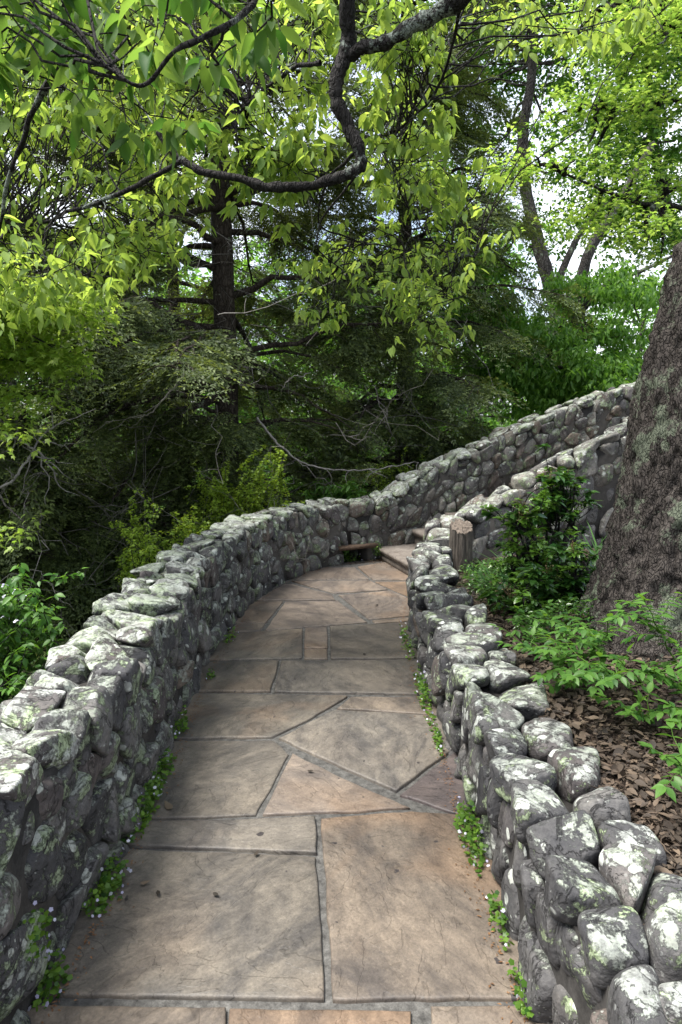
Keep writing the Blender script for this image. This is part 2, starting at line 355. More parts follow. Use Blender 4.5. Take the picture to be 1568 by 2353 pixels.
M_bud = leaf_mat('brown_bud', (.12, .07, .035), (.26, .19, .10), .1, (1, 1, 1))
M_dleaf = leaf_mat('dry_leaf', (.024, .018, .014), (.165, .120, .085), .12, (1, 1, 1), rough=.7)
M_needle = leaf_mat('fallen_needle', (.10, .05, .025), (.26, .13, .06), .1, (1, 1, 1), rough=.7)

# ------------------------------------------------------------------ walls
def ico(level):
    t = (1 + 5 ** .5) / 2
    V = [(-1, t, 0), (1, t, 0), (-1, -t, 0), (1, -t, 0), (0, -1, t), (0, 1, t), (0, -1, -t), (0, 1, -t), (t, 0, -1), (t, 0, 1), (-t, 0, -1), (-t, 0, 1)]
    F = [(0, 11, 5), (0, 5, 1), (0, 1, 7), (0, 7, 10), (0, 10, 11), (1, 5, 9), (5, 11, 4), (11, 10, 2), (10, 7, 6), (7, 1, 8), (3, 9, 4), (3, 4, 2), (3, 2, 6), (3, 6, 8), (3, 8, 9), (4, 9, 5), (2, 4, 11), (6, 2, 10), (8, 6, 7), (9, 8, 1)]
    V = [np.array(v, float) / np.linalg.norm(v) for v in V]
    for _ in range(level):
        c = {}; G = []
        def mid(a, b):
            k = (min(a, b), max(a, b))
            if k not in c: m = V[a] + V[b]; V.append(m / np.linalg.norm(m)); c[k] = len(V) - 1
            return c[k]
        for a, b, d in F:
            x, y, z = mid(a, b), mid(b, d), mid(d, a); G += [(a, x, z), (b, y, x), (d, z, y), (x, y, z)]
        F = G
    return np.array(V), np.array(F)
ICO = {k: ico(k) for k in (3, 4, 5)}

class Path:
    def __init__(s, P, base):       # P centreline xy, base z per control point
        Q = catmull(np.column_stack([np.array(P)[:, :2], base]), 12)
        d = np.r_[0, np.cumsum(np.linalg.norm(np.diff(Q[:, :2], axis=0), axis=1))]
        s.L = d[-1]; s.sg = np.linspace(0, s.L, int(s.L / .02) + 1)
        s.Q = np.stack([np.interp(s.sg, d, Q[:, i]) for i in range(3)], 1)
        T = norm(np.gradient(s.Q[:, :2], axis=0))
        for _ in range(6): T = norm(np.vstack([T[:1], (T[:-2] + T[1:-1] + T[2:]) / 3, T[-1:]]))
        s.N = np.stack([T[:, 1], -T[:, 0]], 1)      # to the right of travel
    def __call__(s, p):             # p = (s, t, z)
        q = [np.interp(p[:, 0], s.sg, s.Q[:, i]) for i in range(3)]; nx = np.interp(p[:, 0], s.sg, s.N[:, 0]); ny = np.interp(p[:, 0], s.sg, s.N[:, 1])
        return np.stack([q[0] + nx * p[:, 1], q[1] + ny * p[:, 1], q[2] + p[:, 2]], 1)

def seeds(L, rows, th, r):
    """rows: (z, length, z jitter, n across, size weight, kind)"""
    P = []; K = []
    for z, ln, jz, across, kind in rows:
        if kind == 'cop':
            s = 0.0
            while s < L:
                if r.random() < .36: P.append((s, r.normal() * th * .05, z + r.uniform(-jz, jz))); K.append(kind)
                else:
                    o = r.uniform(-.12, .12) * th
                    for q in (-1, 1): P.append((s + r.normal() * ln * .16, o + q * th * .25, z + r.uniform(-jz, jz))); K.append(kind)
                s += ln * r.uniform(.72, 1.25)
            continue
        for a in range(across):
            s = r.uniform(0, ln); tt = 0 if across == 1 else (-th / 4 if a == 0 else th / 4)
            while s < L:
                P.append((s, tt + r.normal() * th * .085, z + r.uniform(-jz, jz))); K.append(kind)
                s += ln * r.uniform(.62, 1.42)
    return np.array(P), np.array(K)

def rubble(path, P, K, th, H, mbs, mtx, seedv, gap=.006, kpow=9, zlo=-.75, skip=None, rough=1.0, topj=.012, tilt=.11, wv=.004, chips=7):
    r = np.random.default_rng(seedv)
    SC = np.array([1.0, 1.0, 1.12]); Q = P * SC; wt = r.uniform(-wv, wv, len(P))
    for i in range(len(P)):
        p = P[i]
        if skip and skip(p): continue
        d = Q - Q[i]; dist = np.linalg.norm(d, axis=1); dist[i] = 9
        nb = np.where(dist < .85)[0]
        n = d[nb] / dist[nb][:, None]; c = dist[nb] / 2 + (wt[i] - wt[nb]) / (2 * dist[nb])
        n = n * SC; ln = np.linalg.norm(n, axis=1); n = n / ln[:, None]; c = c / ln - gap
        # faces of the wall itself, each stone proud or shy and a little tilted
        js = r.uniform(-.032, .008, 2); tl = r.normal(size=(3, 3)) * tilt
        n2 = norm(np.array([(0, 1, 0), (0, -1, 0), (0, 0, 1)], float) + tl)
        c2 = np.array([th / 2 + js[0] - p[1], th / 2 + js[1] + p[1], max(H + r.uniform(-topj, topj) - p[2], .03)])
        n3 = np.array([(0, 0, -1.0)]); c3 = np.array([p[2] - zlo])
        ex = r.uniform(.21, .27) if K[i] == 'cop' else r.uniform(.13, .19)
        n4 = norm(np.array([(1, 0, 0), (-1, 0, 0)], float) + tl[:2]); n = np.vstack([n, n2, n3, n4]); c = np.r_[c, c2, c3, ex, ex]; c = np.minimum(c, .30)
        if c.min() < .012: c = np.maximum(c, .012)
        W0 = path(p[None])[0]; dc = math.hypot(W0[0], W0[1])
        lv = 5 if dc < 2.2 else (4 if dc < 5.2 else 3)
        D, F = ICO[lv]
        k = kpow * r.uniform(.75, 1.25)
        q = np.maximum(D @ n.T, 0) / c
        rr = (q ** k).sum(1) ** (-1 / k)
        off = r.uniform(0, 50, 3)
        if chips:
            e = norm(r.normal(size=(chips, 3))); qe = np.maximum(e @ n.T, 0) / c; ce = 1 / (qe ** k).sum(1) ** (1 / k) * r.uniform(.86, 1.0, chips)
            n = np.vstack([n, e]); c = np.r_[c, ce]; q = np.maximum(D @ n.T, 0) / c
        rr = (q ** k).sum(1) ** (-1 / k); X = D * rr[:, None]
        sz = np.median(rr)
        nz = fbm(X * 9 + off, 4, 1) * .10 + np.abs(fbm(X * 16 + off, 3, 5)) * -.05 + (fbm(X * 48 + off, 3, 9) * .018 if lv > 3 else 0)
        rr = rr * (1 + nz * rough * min(1, .11 / sz + .3))
        X = p + D * rr[:, None]
        mbs[K[i]].add(path(X), F, np.clip(r.beta(2, 2.4) * .8 + (.30 if dc > 6.4 else .08 if dc > 5 else 0), 0, 1))  # far stones paler: cleaner stone, plus sky light on their faces put into tint

def core(path, th, H, zlo=-.75, hole=None):
    mb = MB(); sg = np.arange(0, path.L, .06); a = th / 2 - .045
    prof = []
    for s in sg:
        z0 = zlo
        if hole and hole[0] < s < hole[1]: z0 = hole[2]
        prof.append([(s, -a, z0), (s, a, z0), (s, a, H - .10), (s, -a, H - .10)])
    V = path(np.array(prof).reshape(-1, 3)); n = len(sg); i = np.arange(n - 1)[:, None] * 4; j = np.arange(4)[None]; k = (j + 1) % 4
    mb.add(V, np.stack([i + j, i + k, i + 4 + k, i + 4 + j], -1).reshape(-1, 4))
    mb.add(V[:4], [(0, 1, 2, 3)]); mb.add(V[-4:], [(3, 2, 1, 0)])
    return mb

TH = .40
# outer wall: left of the path, round the bend, then up beside the stairs (inner face given, centreline offset outwards)
inner = [(-.80, -1.2), (-.80, -.2), (-.79, .8)] + [tuple(ground(x, y)[:2]) for x, y in ((145, 2250), (290, 1965), (412, 1700), (485, 1528), (548, 1435), (622, 1362), (700, 1322), (790, 1298), (880, 1287))]
inner += [(1.35, 7.85), (2.4, 8.3), (3.6, 8.75), (5.0, 9.2)]
inner = np.array(inner); Tn = norm(np.gradient(inner, axis=0)); ctr = inner - np.stack([Tn[:, 1], -Tn[:, 0]], 1) * (TH / 2)
HL = .68
def topz(px, py, Y): return at(px, py, Y)[2]
base = np.zeros(len(ctr)); base[-5:] = [0.02, topz(1050, 1048, 7.9) - HL, topz(1235, 962, 8.4) - HL, topz(1440, 890, 8.9) - HL, topz(1600, 850, 9.3) - HL]
pl = Path(ctr, base)
r1 = np.random.default_rng(3)
P, K = seeds(pl.L, [(HL - .05, .25, .014, 2, 'cop'), (HL - .135, .13, .03, 2, 'face'), (HL - .28, .14, .06, 2, 'face'), (HL - .44, .15, .06, 2, 'face'), (HL - .61, .17, .05, 2, 'face'), (-.12, .25, .04, 2, 'face')], TH, r1)
# beside the stairs the wall reaches further down, and its stones are blockier
s_up = pl.sg[np.argmin(np.linalg.norm(pl.Q[:, :2] - ctr[-5], axis=1))]
P2, K2 = seeds(pl.L - s_up, [(-.30, .26, .05, 2, 'face'), (-.52, .3, .05, 2, 'face')], TH, r1)
P2[:, 0] += s_up; P = np.vstack([P, P2]); K = np.r_[K, K2]
s_hole = pl.sg[np.argmin(np.linalg.norm(pl.Q[:, :2] - ground(812, 1292)[:2], axis=1))]
hole = (s_hole - .17, s_hole + .17, .19)
w1 = thing('stone_wall', 'long lichen-covered fieldstone wall left of the path, bending round and climbing beside the stairs', 'wall', (-1.0, 2, 0))
mbs = {'cop': MB(), 'face': MB()}
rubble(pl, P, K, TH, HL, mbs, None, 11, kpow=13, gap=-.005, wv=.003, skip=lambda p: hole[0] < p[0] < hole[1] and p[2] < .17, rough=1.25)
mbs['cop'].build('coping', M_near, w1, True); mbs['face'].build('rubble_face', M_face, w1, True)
core(pl, TH, HL, hole=hole).build('mortar_core', M_mortar, w1)
lint = MB()
a, b = pl(np.array([[s_hole - .24, TH / 2 + .01, .19]]))[0], pl(np.array([[s_hole + .24, TH / 2 + .01, .19]]))[0]
ux = norm(b - a); uy = np.array([-ux[1], ux[0], 0])
def boxm(mb, c, ax, hx, hy, z0, z1, tint=.5, jit=0.0):
    ax = np.array([ax[0], ax[1], 0]); ax = ax / np.linalg.norm(ax); ay = np.array([-ax[1], ax[0], 0]); V = []
    for z in (z0, z1):
        for sx, sy in ((-1, -1), (1, -1), (1, 1), (-1, 1)): V.append(np.array([c[0], c[1], 0]) + ax * sx * hx + ay * sy * hy + np.array([0, 0, z]) + rng.normal(size=3) * jit)
    mb.add(V, [(0, 3, 2, 1), (4, 5, 6, 7), (0, 1, 5, 4), (1, 2, 6, 5), (2, 3, 7, 6), (3, 0, 4, 7)], tint)
boxm(lint, (a + b) / 2 + uy * .04, ux, .24, .07, .165, .205, jit=.004)
lint.build('lintel', M_plank, w1)

# inner wall: right of the path, turning back at the stump and climbing as the stairs' parapet
inr = np.array([(.60, -1.2), (.585, -.2), (.57, .7)] + [tuple(ground(x, y)[:2]) for x, y in ((1205, 2300), (1130, 2080), (1062, 1850), (1012, 1690), (972, 1590), (947, 1500), (934, 1420))] + [(.645, 6.0)])
HR = .48; TR = .36
Tn = norm(np.gradient(inr, axis=0)); c2 = inr + np.stack([Tn[:, 1], -Tn[:, 0]], 1) * (TR / 2)
pr = Path(c2, np.zeros(len(c2)))
r2 = np.random.default_rng(8)
P, K = seeds(pr.L, [(HR - .05, .20, .015, 2, 'cop'), (HR - .19, .125, .05, 2, 'face'), (HR - .40, .15, .05, 2, 'face'), (-.06, .2, .05, 2, 'face'), (-.3, .3, .05, 2, 'face')], TR, r2)
def onpath(path, p):
    i = np.argmin(np.linalg.norm(path.Q[:, :2] - p[:2], axis=1)); return path.sg[i], float((p[:2] - path.Q[i, :2]) @ path.N[i])
man = [onpath(pr, ground(x_, y_, HR - .03)) for x_, y_ in ((1090, 1640), (1215, 1600), (1150, 1700), (1275, 1690), (1200, 1775), (1345, 1770), (1240, 1850), (1420, 1860), (1300, 1930), (1490, 1935), (1345, 2020), (1450, 2010), (1560, 2040), (1400, 2140), (1560, 2160), (1410, 2290), (1560, 2300), (1680, 2200))]
man = [(a_, min(max(b_, -TR * .3), TR * .3)) for a_, b_ in man]
lo_, hi_ = min(a_ for a_, b_ in man) - .13, max(a_ for a_, b_ in man) + .12
kk = ~((K == 'cop') & (P[:, 0] > lo_) & (P[:, 0] < hi_)); P = P[kk]; K = K[kk]
P = np.vstack([P, [(a_, b_, HR - .06 + r2.uniform(-.012, .012)) for a_, b_ in man]]); K = np.r_[K, ['cop'] * len(man)]
w2 = thing('stone_wall', 'lower wall of rounded fieldstones right of the path, edging the planting bed', 'wall', (.8, 2, 0))
mbs = {'cop': MB(), 'face': MB()}
rubble(pr, P, K, TR, HR, mbs, None, 21, kpow=6.5, gap=-.003, rough=1.0, topj=.02, tilt=.15, wv=.002, chips=5)
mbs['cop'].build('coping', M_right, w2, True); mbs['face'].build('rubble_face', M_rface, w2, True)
core(pr, TR, HR).build('mortar_core', M_mortar, w2)

cs = np.array([(.84, 6.04), (.95, 6.32), (1.25, 6.58), (1.9, 6.85), (2.7, 7.15), (3.6, 7.5), (4.6, 7.9)])
bz = np.array([HR, topz(1030, 1200, 6.35), topz(1110, 1165, 6.6), topz(1235, 1090, 6.85), topz(1370, 1000, 7.15), topz(1500, 925, 7.5), topz(1650, 850, 7.9)]) - HR
ps = Path(cs, bz)
P, K = seeds(ps.L, [(HR - .06, .24, .02, 2, 'cop'), (HR - .2, .2, .04, 2, 'face'), (.06, .25, .05, 2, 'face'), (-.22, .28, .05, 2, 'face'), (-.5, .3, .05, 2, 'face'), (-.75, .3, .05, 2, 'face')], .34, r2)
w3 = thing('stone_wall', 'sloping fieldstone parapet behind the stump and laurel, climbing to the right below the higher wall', 'wall', (2.0, 6.8, 0))
mbs = {'cop': MB(), 'face': MB()}
rubble(ps, P, K, .34, HR, mbs, None, 31, kpow=11, gap=-.005, zlo=-1.1)
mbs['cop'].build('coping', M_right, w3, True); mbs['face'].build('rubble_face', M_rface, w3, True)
core(ps, .34, HR, -1.1).build('mortar_core', M_mortar, w3)

# ------------------------------------------------------------------ path: mortar bed and paving slabs
src = lambda x, y: (x / 1.088, y / 1.088)
z7 = lambda x, y: ((350 + x / 1.96) / 1.088, (1350 + y / 1.96) / 1.088)
SL = []   # polygons in picture points, colour, rust amount
G1, G2, GD, TAN, PUR, ORG, WRM = (.150, .138, .122), (.152, .142, .129), (.135, .128, .125), (.170, .146, .124), (.120, .103, .105), (.185, .140, .106), (.182, .157, .138)
def sl(pts, c, rust=.3, z=None): SL.append(([z(*p) if z else p for p in pts], c, rust))
sl([(-260, 2318), (520, 2326), (520, 3100), (-260, 3100)], TAN, .5); sl([(528, 2326), (945, 2332), (952, 3100), (528, 3100)], ORG, .8)
sl([(990, 2322), (1330, 2318), (1600, 3100), (995, 3100)], TAN, .3)
sl([(290, 1957), (430, 1962), (727, 1976), (738, 2130), (745, 2306), (430, 2301), (60, 2292), (60, 2200)], G1, .25)
sl([(300, 1894), (560, 1891), (724, 1884), (728, 1968), (520, 1958), (290, 1948)], G2, .2)
sl([(738, 1889), (840, 1880), (945, 1871), (1100, 1884), (1180, 2080), (1330, 2306), (1100, 2304), (765, 2307), (752, 2120)], TAN, .85)
sl([(672, 1737), (760, 1780), (943, 1862), (800, 1872), (604, 1878)], WRM, .7)
sl([(360, 1708), (628, 1706), (664, 1738), (588, 1878), (460, 1884), (290, 1886)], G1, .15)
sl([(641, 1702), (769, 1637), (880, 1642), (1010, 1652), (1040, 1728), (910, 1824), (800, 1776)], G2, .1)
sl([(1052, 1728), (1110, 1880), (1060, 1878), (919, 1833)], PUR, .1)
sl([(430, 1597), (620, 1600), (799, 1604), (720, 1652), (624, 1699), (370, 1702)], G1, .6)
sl([(806, 1606), (1000, 1604), (1020, 1648), (775, 1632)], TAN, .5)
sl([(455, 1527), (641, 1523), (622, 1593), (430, 1593)], G1, .4); sl([(647, 1523), (975, 1520), (1000, 1601), (631, 1594)], G2, .1)
sl([(430, 463), (600, 452), (797, 440), (792, 588), (310, 596)], G1, .5, z7)
sl([(811, 437), (917, 431), (919, 536), (808, 537)], WRM, .7, z7); sl([(808, 543), (920, 542), (921, 590), (806, 590)], TAN, .5, z7)
sl([(932, 430), (1100, 420), (1320, 412), (1370, 588), (936, 590)], G1, .1, z7)
sl([(480, 415), (612, 415), (588, 453), (430, 460)], TAN, .5, z7); sl([(560, 306), (702, 306), (618, 410), (450, 410)], TAN, .4, z7)
sl([(713, 306), (968, 300), (1114, 409), (932, 424), (614, 451)], WRM, .05, z7)
sl([(975, 276), (1235, 254), (1330, 300), (1320, 376), (1124, 394)], WRM, .7, z7); sl([(1138, 400), (1320, 386), (1320, 402), (1152, 412)], TAN, .2, z7)
sl([(712, 222), (742, 221), (942, 273), (957, 298), (560, 302)], WRM, .1, z7); sl([(745, 207), (1130, 204), (1216, 248), (956, 267)], WRM, .5, z7)
sl([(760, 199), (830, 160), (900, 140), (1053, 138), (1124, 197)], WRM, .2, z7); sl([(1068, 137), (1210, 112), (1340, 118), (1340, 200), (1142, 200)], WRM, .6, z7)
sl([(1152, 209), (1340, 209), (1340, 290), (1240, 249)], ORG, .5, z7)
pth = bpy.data.objects.new('path', None); COL.objects.link(pth); tag(pth, kind='structure')
bed = MB()
e1 = np.array([pl(np.array([[s, TH / 2 - .08, 0]]))[0] for s in np.linspace(0, s_up, 60)]); e2 = np.array([pr(np.array([[s, -TR / 2 + .08, 0]]))[0] for s in np.linspace(0, pr.L, 60)])
e2[-12:] = np.linspace(e2[-12], [1.1, 7.6, 0], 12)
Vb = np.vstack([e1, e2]); Vb[:, 2] = .002
bed.add(Vb, [(i, 60 + i, 61 + i, i + 1) for i in range(59)])
jb = bed.build('mortar_joint', M_joint, pth)
rs = np.random.default_rng(4)
for pts, colr, rust in SL:
    W = np.array([ground(*p) for p in pts])
    if W[:, 1].min() < 0: print('bad slab')
    # ragged outline
    out = []
    for i in range(len(W)):
        a, b = W[i], W[(i + 1) % len(W)]; L = np.linalg.norm(b - a); m = max(2, int(L / .035))
        dn = np.array([-(b - a)[1], (b - a)[0], 0]) / (L + 1e-6)
        for k in range(m):
            t = k / m; q = a + (b - a) * t
            out.append(q + dn * (fbm(np.array([[q[0] * 7, q[1] * 7, i * 3.1]]), 3, 2)[0] * .009 * math.sin(math.pi * min(1, t * 4 + .15) / 2)))
    W = np.array(out); n = len(W)
    if (np.roll(W[:, 0], -1) * W[:, 1] - np.roll(W[:, 1], -1) * W[:, 0]).sum() > 0: W = W[::-1]
    cc = W.mean(0); zt = .014 + rs.uniform(-.003, .004)
    tiltv = rs.normal(size=2) * .003
    rings = []
    for ins, z in ((.0, -.02), (.0, zt - .006), (.003, zt - .0015), (.008, zt), (.03, zt)):
        dv = norm(cc - W); q = W + dv * ins; q[:, 2] = z + ((q[:, :2] - cc[:2]) @ tiltv); rings.append(q)
    V = np.vstack(rings + [np.r_[cc[:2], zt][None]])
    mb = MB(); i = np.arange(4)[:, None] * n; j = np.arange(n)[None]; k = (j + 1) % n
    mb.add(V, np.stack([i + j, i + k, i + n + k, i + n + j], -1).reshape(-1, 4)); mb.F.append(np.array([(4 * n + a, 4 * n + (a + 1) % n, 5 * n) for a in range(n)]))
    o = mb.build('paving_slab', M_slab, pth); kf = rs.uniform(.76, 1.04); o.color = (*[c * kf for c in colr], rust)

# stairs rising to the right between the two walls
st = thing('stone_stairs', 'stone stairs rising to the right behind the end of the low wall', 'stairs', (.7, 7, 0))
for i in range(8):
    mb = MB(); x0 = .50 + i * .42; yb = 6.75 + i * .16
    c = np.array([x0 + .28, yb + .28 + .1]); 
    boxm(mb, c, (1, .30), .27, .60, .01 + i * .155 - (.1 if i else 0), .10 + i * .155, jit=.006)
    boxm(mb, c + np.array([-.015, 0]), (1, .30), .285, .63, .103 + i * .155, .155 + i * .155, jit=.005)
    mb.build('step', M_step, st)

# ------------------------------------------------------------------ ground
def ter(x, y):
    d = np.hypot(x, y)
    return -.75 - np.clip(d - 7, 0, 60) * .07 + .25 * fbm(np.stack([x * .3, y * .3, x * 0], 1), 3, 3)
mb = MB(); th = np.linspace(0, 2 * np.pi, 121)[:-1]; rr = np.r_[0, np.geomspace(.5, 1500, 90)]
X = (rr[:, None] * np.sin(th)).ravel(); Y = (rr[:, None] * np.cos(th)).ravel(); Z = ter(X, Y)
i = np.arange(90)[:, None] * 120; j = np.arange(120)[None]; k = (j + 1) % 120
mb.add(np.stack([X, Y, Z], 1), np.stack([i + j, i + 120 + j, i + 120 + k, i + k], -1).reshape(-1, 4))
gr = mb.build('ground', M_soil, None, True); tag(gr, kind='structure')

def bedz(x, y):
    x = np.asarray(x, float); y = np.asarray(y, float)
    b = .41 - np.clip(y - 2.5, 0, 3.5) * .06 + np.clip(x - 1.2, 0, 20) * .045
    b = b + .35 * np.exp(-((x - 1.95) ** 2 + (y - 3.5) ** 2) / .7) * .5
    return b + .025 * fbm(np.stack([x * 3, y * 3, x * 0], -1).reshape(-1, 3), 3, 8).reshape(x.shape)
mb = MB(); nb_ = 90
ss = np.linspace(0, pr.L, nb_); E = pr(np.stack([ss, np.full(nb_, TR / 2 - .08), ss * 0], 1))
ss2 = np.linspace(0, ps.L, nb_); E2 = ps(np.stack([ss2, ss2 * 0, ss2 * 0], 1))
bedV = []; rows = 60
for E_i in range(nb_):
    e = E[E_i]; t = np.linspace(0, 1, rows) ** 1.5
    far = np.array([7.0, e[1] * 1.25 + .5]) if e[1] < 5 else np.array([7.0, 7 + (e[1] - 5) * 2])
    xy = e[:2] + (far - e[:2]) * t[:, None]; z = bedz(xy[:, 0], xy[:, 1]); bedV.append(np.column_stack([xy, z]))
V = np.vstack(bedV); i = np.arange(nb_ - 1)[:, None] * rows; j = np.arange(rows - 1)[None]
mb.add(V, np.stack([i + j, i + 1 + j, i + rows + 1 + j, i + rows + j], -1).reshape(-1, 4)[:, ::-1])
tag(mb.build('planting_bed', M_bed, None, True), kind='structure')
def below_parapet(x, y):
    yy = np.interp(x, cs[:, 0], cs[:, 1]); return y < yy - .2
def wall_edge_x(y): return np.interp(y, E[:, 1], E[:, 0]) + .08

# mulch and leaf litter
mb = MB(); N = 42000
y = rng.uniform(.6, 6.6, N) ; x = wall_edge_x(y) + rng.exponential(.8, N) - .06; ok = below_parapet(x, y) & (x < 5); x, y = x[ok], y[ok]; n = len(x)
z = bedz(x, y) + rng.uniform(0, .02, n)
d = np.column_stack([rng.normal(size=(n, 2)), rng.normal(size=n) * .25]); up = np.column_stack([rng.normal(size=(n, 2)) * .45, np.ones(n)])
scatter(mb, DIA, np.column_stack([x, y, z]), d, up, rng.uniform(.012, .038, n), rng.beta(1.1, 2.8, n))
m2 = n // 6; idx = rng.choice(n, m2, False)
scatter(mb, OVAL, np.column_stack([x, y, z])[idx] + [0, 0, .008], d[idx], up[idx], rng.uniform(.025, .055, m2), rng.beta(1.2, 2.0, m2))
for _ in range(160):
    i_ = rng.integers(n); p_ = np.array([x[i_], y[i_], z[i_] + .012]); tube(mb, wander(p_, p_ + rng.normal(size=3) * [.06, .06, .008], 5, .1), np.linspace(.003, .0012, 5), 4, rng.uniform(0, .5))
tag(mb.build('mulch_litter', M_dleaf), kind='stuff', label='brown wood mulch and dead leaves covering the planting bed', cat='mulch')
# needles gathered at the foot of the stairs and along the wall foot
mb = MB(); n = 1500
s = rng.uniform(0, s_up, n); q = pl(np.column_stack([s, TH / 2 + .015 + rng.exponential(.018, n), np.full(n, .02)])); 
q2 = np.column_stack([rng.uniform(.05, .62, 1200), rng.uniform(6.75, 7.35, 1200), np.full(1200, .02)]); q2 = q2[q2[:, 1] > 7.25 - q2[:, 0] * .7 + rng.normal(size=1200) * .09]
s = rng.uniform(0, pr.L, n); q3 = pr(np.column_stack([s, -TR / 2 - .015 - rng.exponential(.018, n), np.full(n, .02)]))
q = np.vstack([q, q2, q3]); n = len(q)
scatter(mb, DIA, q, np.column_stack([rng.normal(size=(n, 2)), np.zeros(n)]), np.tile([0, 0, 1.0], (n, 1)), rng.uniform(.005, .015, n))
tag(mb.build('needle_litter', M_needle), kind='stuff', label='rusty brown needles gathered along the foot of the walls', cat='litter')

# ------------------------------------------------------------------ trees
def crown_leaves(mb, tpl, C, per, size, spread, hang=.5, tintr=(0, 1), flat=.0):
    """whorls of leaves round each tip point"""
    C = np.repeat(np.atleast_2d(C), per, 0); n = len(C)
    az = rng.uniform(0, 2 * np.pi, n); el = -hang + rng.normal(size=n) * .35
    d = np.column_stack([np.cos(az) * np.cos(el), np.sin(az) * np.cos(el), np.sin(el)])
    pos = C + d * spread * rng.uniform(.1, .6, n)[:, None] + rng.normal(size=(n, 3)) * spread * .3
    up = np.column_stack([rng.normal(size=(n, 2)) * .45, np.ones(n)])
    if flat: up = np.column_stack([rng.normal(size=(n, 2)) * .25, np.ones(n)])
    scatter(mb, tpl, pos, d, up, size * rng.uniform(.6, 1.15, n), rng.uniform(*tintr, n))

# 1. overhanging cherry-like tree: trunk out of frame in the bed to the right, boughs crossing the picture
oh = thing('overhanging_tree', 'tree with dark crooked boughs and drooping bright green leaves hanging over the path from above', 'tree', (2.7, 1.1, .4))
mb = MB(); tube(mb, catmull([(2.7, 1.1, .3), (2.65, 1.15, 1.6), (2.5, 1.4, 3.2), (2.2, 1.8, 4.6), (1.6, 2.3, 5.6), (.9, 2.8, 6.4), (.2, 3, 7.4)], 6), np.linspace(.24, .09, 37), 14, rough=.03)
mb.build('trunk', M_bough, oh, True)
limbs = []
def limb(pts, r0, r1):
    P = catmull(pts, 7); P = P + np.column_stack([fbm(P * 9, 2, 4), fbm(P * 9 + 7, 2, 5), fbm(P * 9 + 3, 2, 6)]) * .018
    rad = np.linspace(r0, r1, len(P)) * (1 + .10 * rng.normal(size=len(P)))
    mb = MB(); tube(mb, P, rad * .53, 12, rough=.05); mb.build('bough', M_bough, oh, True); limbs.append(P); return P
L1 = limb([(1.95, 2.0, 5.0), at(1260, -300, 2.7), at(1060, -5, 3.0), at(930, 70, 3.1), at(855, 108, 3.15), at(806, 128, 3.2)], .072, .048)
L2 = limb([(1.2, 2.6, 6.0), at(830, -320, 3.0), at(795, -20, 3.15), at(800, 90, 3.2), at(778, 160, 3.2), at(776, 225, 3.2), at(802, 285, 3.2), at(826, 345, 3.2), at(822, 385, 3.2), at(775, 412, 3.2), at(700, 428, 3.2), at(640, 430, 3.2), at(560, 415, 3.22), at(480, 395, 3.25), at(415, 365, 3.3), at(365, 305, 3.3)], .075, .026)
L3 = limb([at(415, 372, 3.3), at(340, 415, 3.35), at(270, 450, 3.4), at(190, 475, 3.5), at(60, 520, 3.7), at(-120, 560, 4)], .024, .012)
L4 = limb([(.2, 3.0, 7.3), at(330, -300, 2.6), at(175, -10, 2.6), at(130, 140, 2.6), at(80, 250, 2.7), at(40, 350, 2.8), at(10, 470, 2.9), at(-20, 620, 3.0)], .034, .010)
L5 = limb([at(740, 145, 3.25), at(700, 152, 3.3), at(650, 175, 3.4), at(560, 250, 3.5), at(545, 330, 3.5), at(565, 400, 3.5)], .022, .008)
L6 = limb([at(822, 395, 3.2), at(795, 430, 3.3), at(740, 500, 3.4), at(730, 570, 3.5), at(790, 620, 3.6)], .012, .005)
L7 = limb([at(1060, 5, 3.0), at(1040, 110, 3.2), at(990, 230, 3.4), at(900, 330, 3.7), at(930, 460, 3.9), at(1000, 560, 4.0), at(1090, 590, 4.1)], .014, .004)
L8 = limb([at(826, 345, 3.2), at(780, 385, 3.4), at(745, 440, 3.5), at(740, 520, 3.7), at(850, 560, 3.9), at(960, 580, 4.0)], .016, .005)
L9 = limb([at(700, -200, 2.2), at(560, 30, 1.9), at(420, 100, 1.8), at(330, 190, 1.8), at(230, 145, 1.8)], .018, .006)
LP = np.vstack(limbs)
def region(n, poly, y0, y1):
    """n random points: picture polygon (convex or not) x depth range"""
    poly = np.array(poly, float); out = []
    lo, hi = poly.min(0), poly.max(0)
    while len(out) < n:
        p = rng.uniform(lo, hi); ins = False; j = len(poly) - 1
        for i in range(len(poly)):
            if (poly[i, 1] > p[1]) != (poly[j, 1] > p[1]) and p[0] < (poly[j, 0] - poly[i, 0]) * (p[1] - poly[i, 1]) / (poly[j, 1] - poly[i, 1]) + poly[i, 0]: ins = not ins
            j = i
        if ins: out.append(at(p[0], p[1], rng.uniform(y0, y1)))
    return np.array(out)
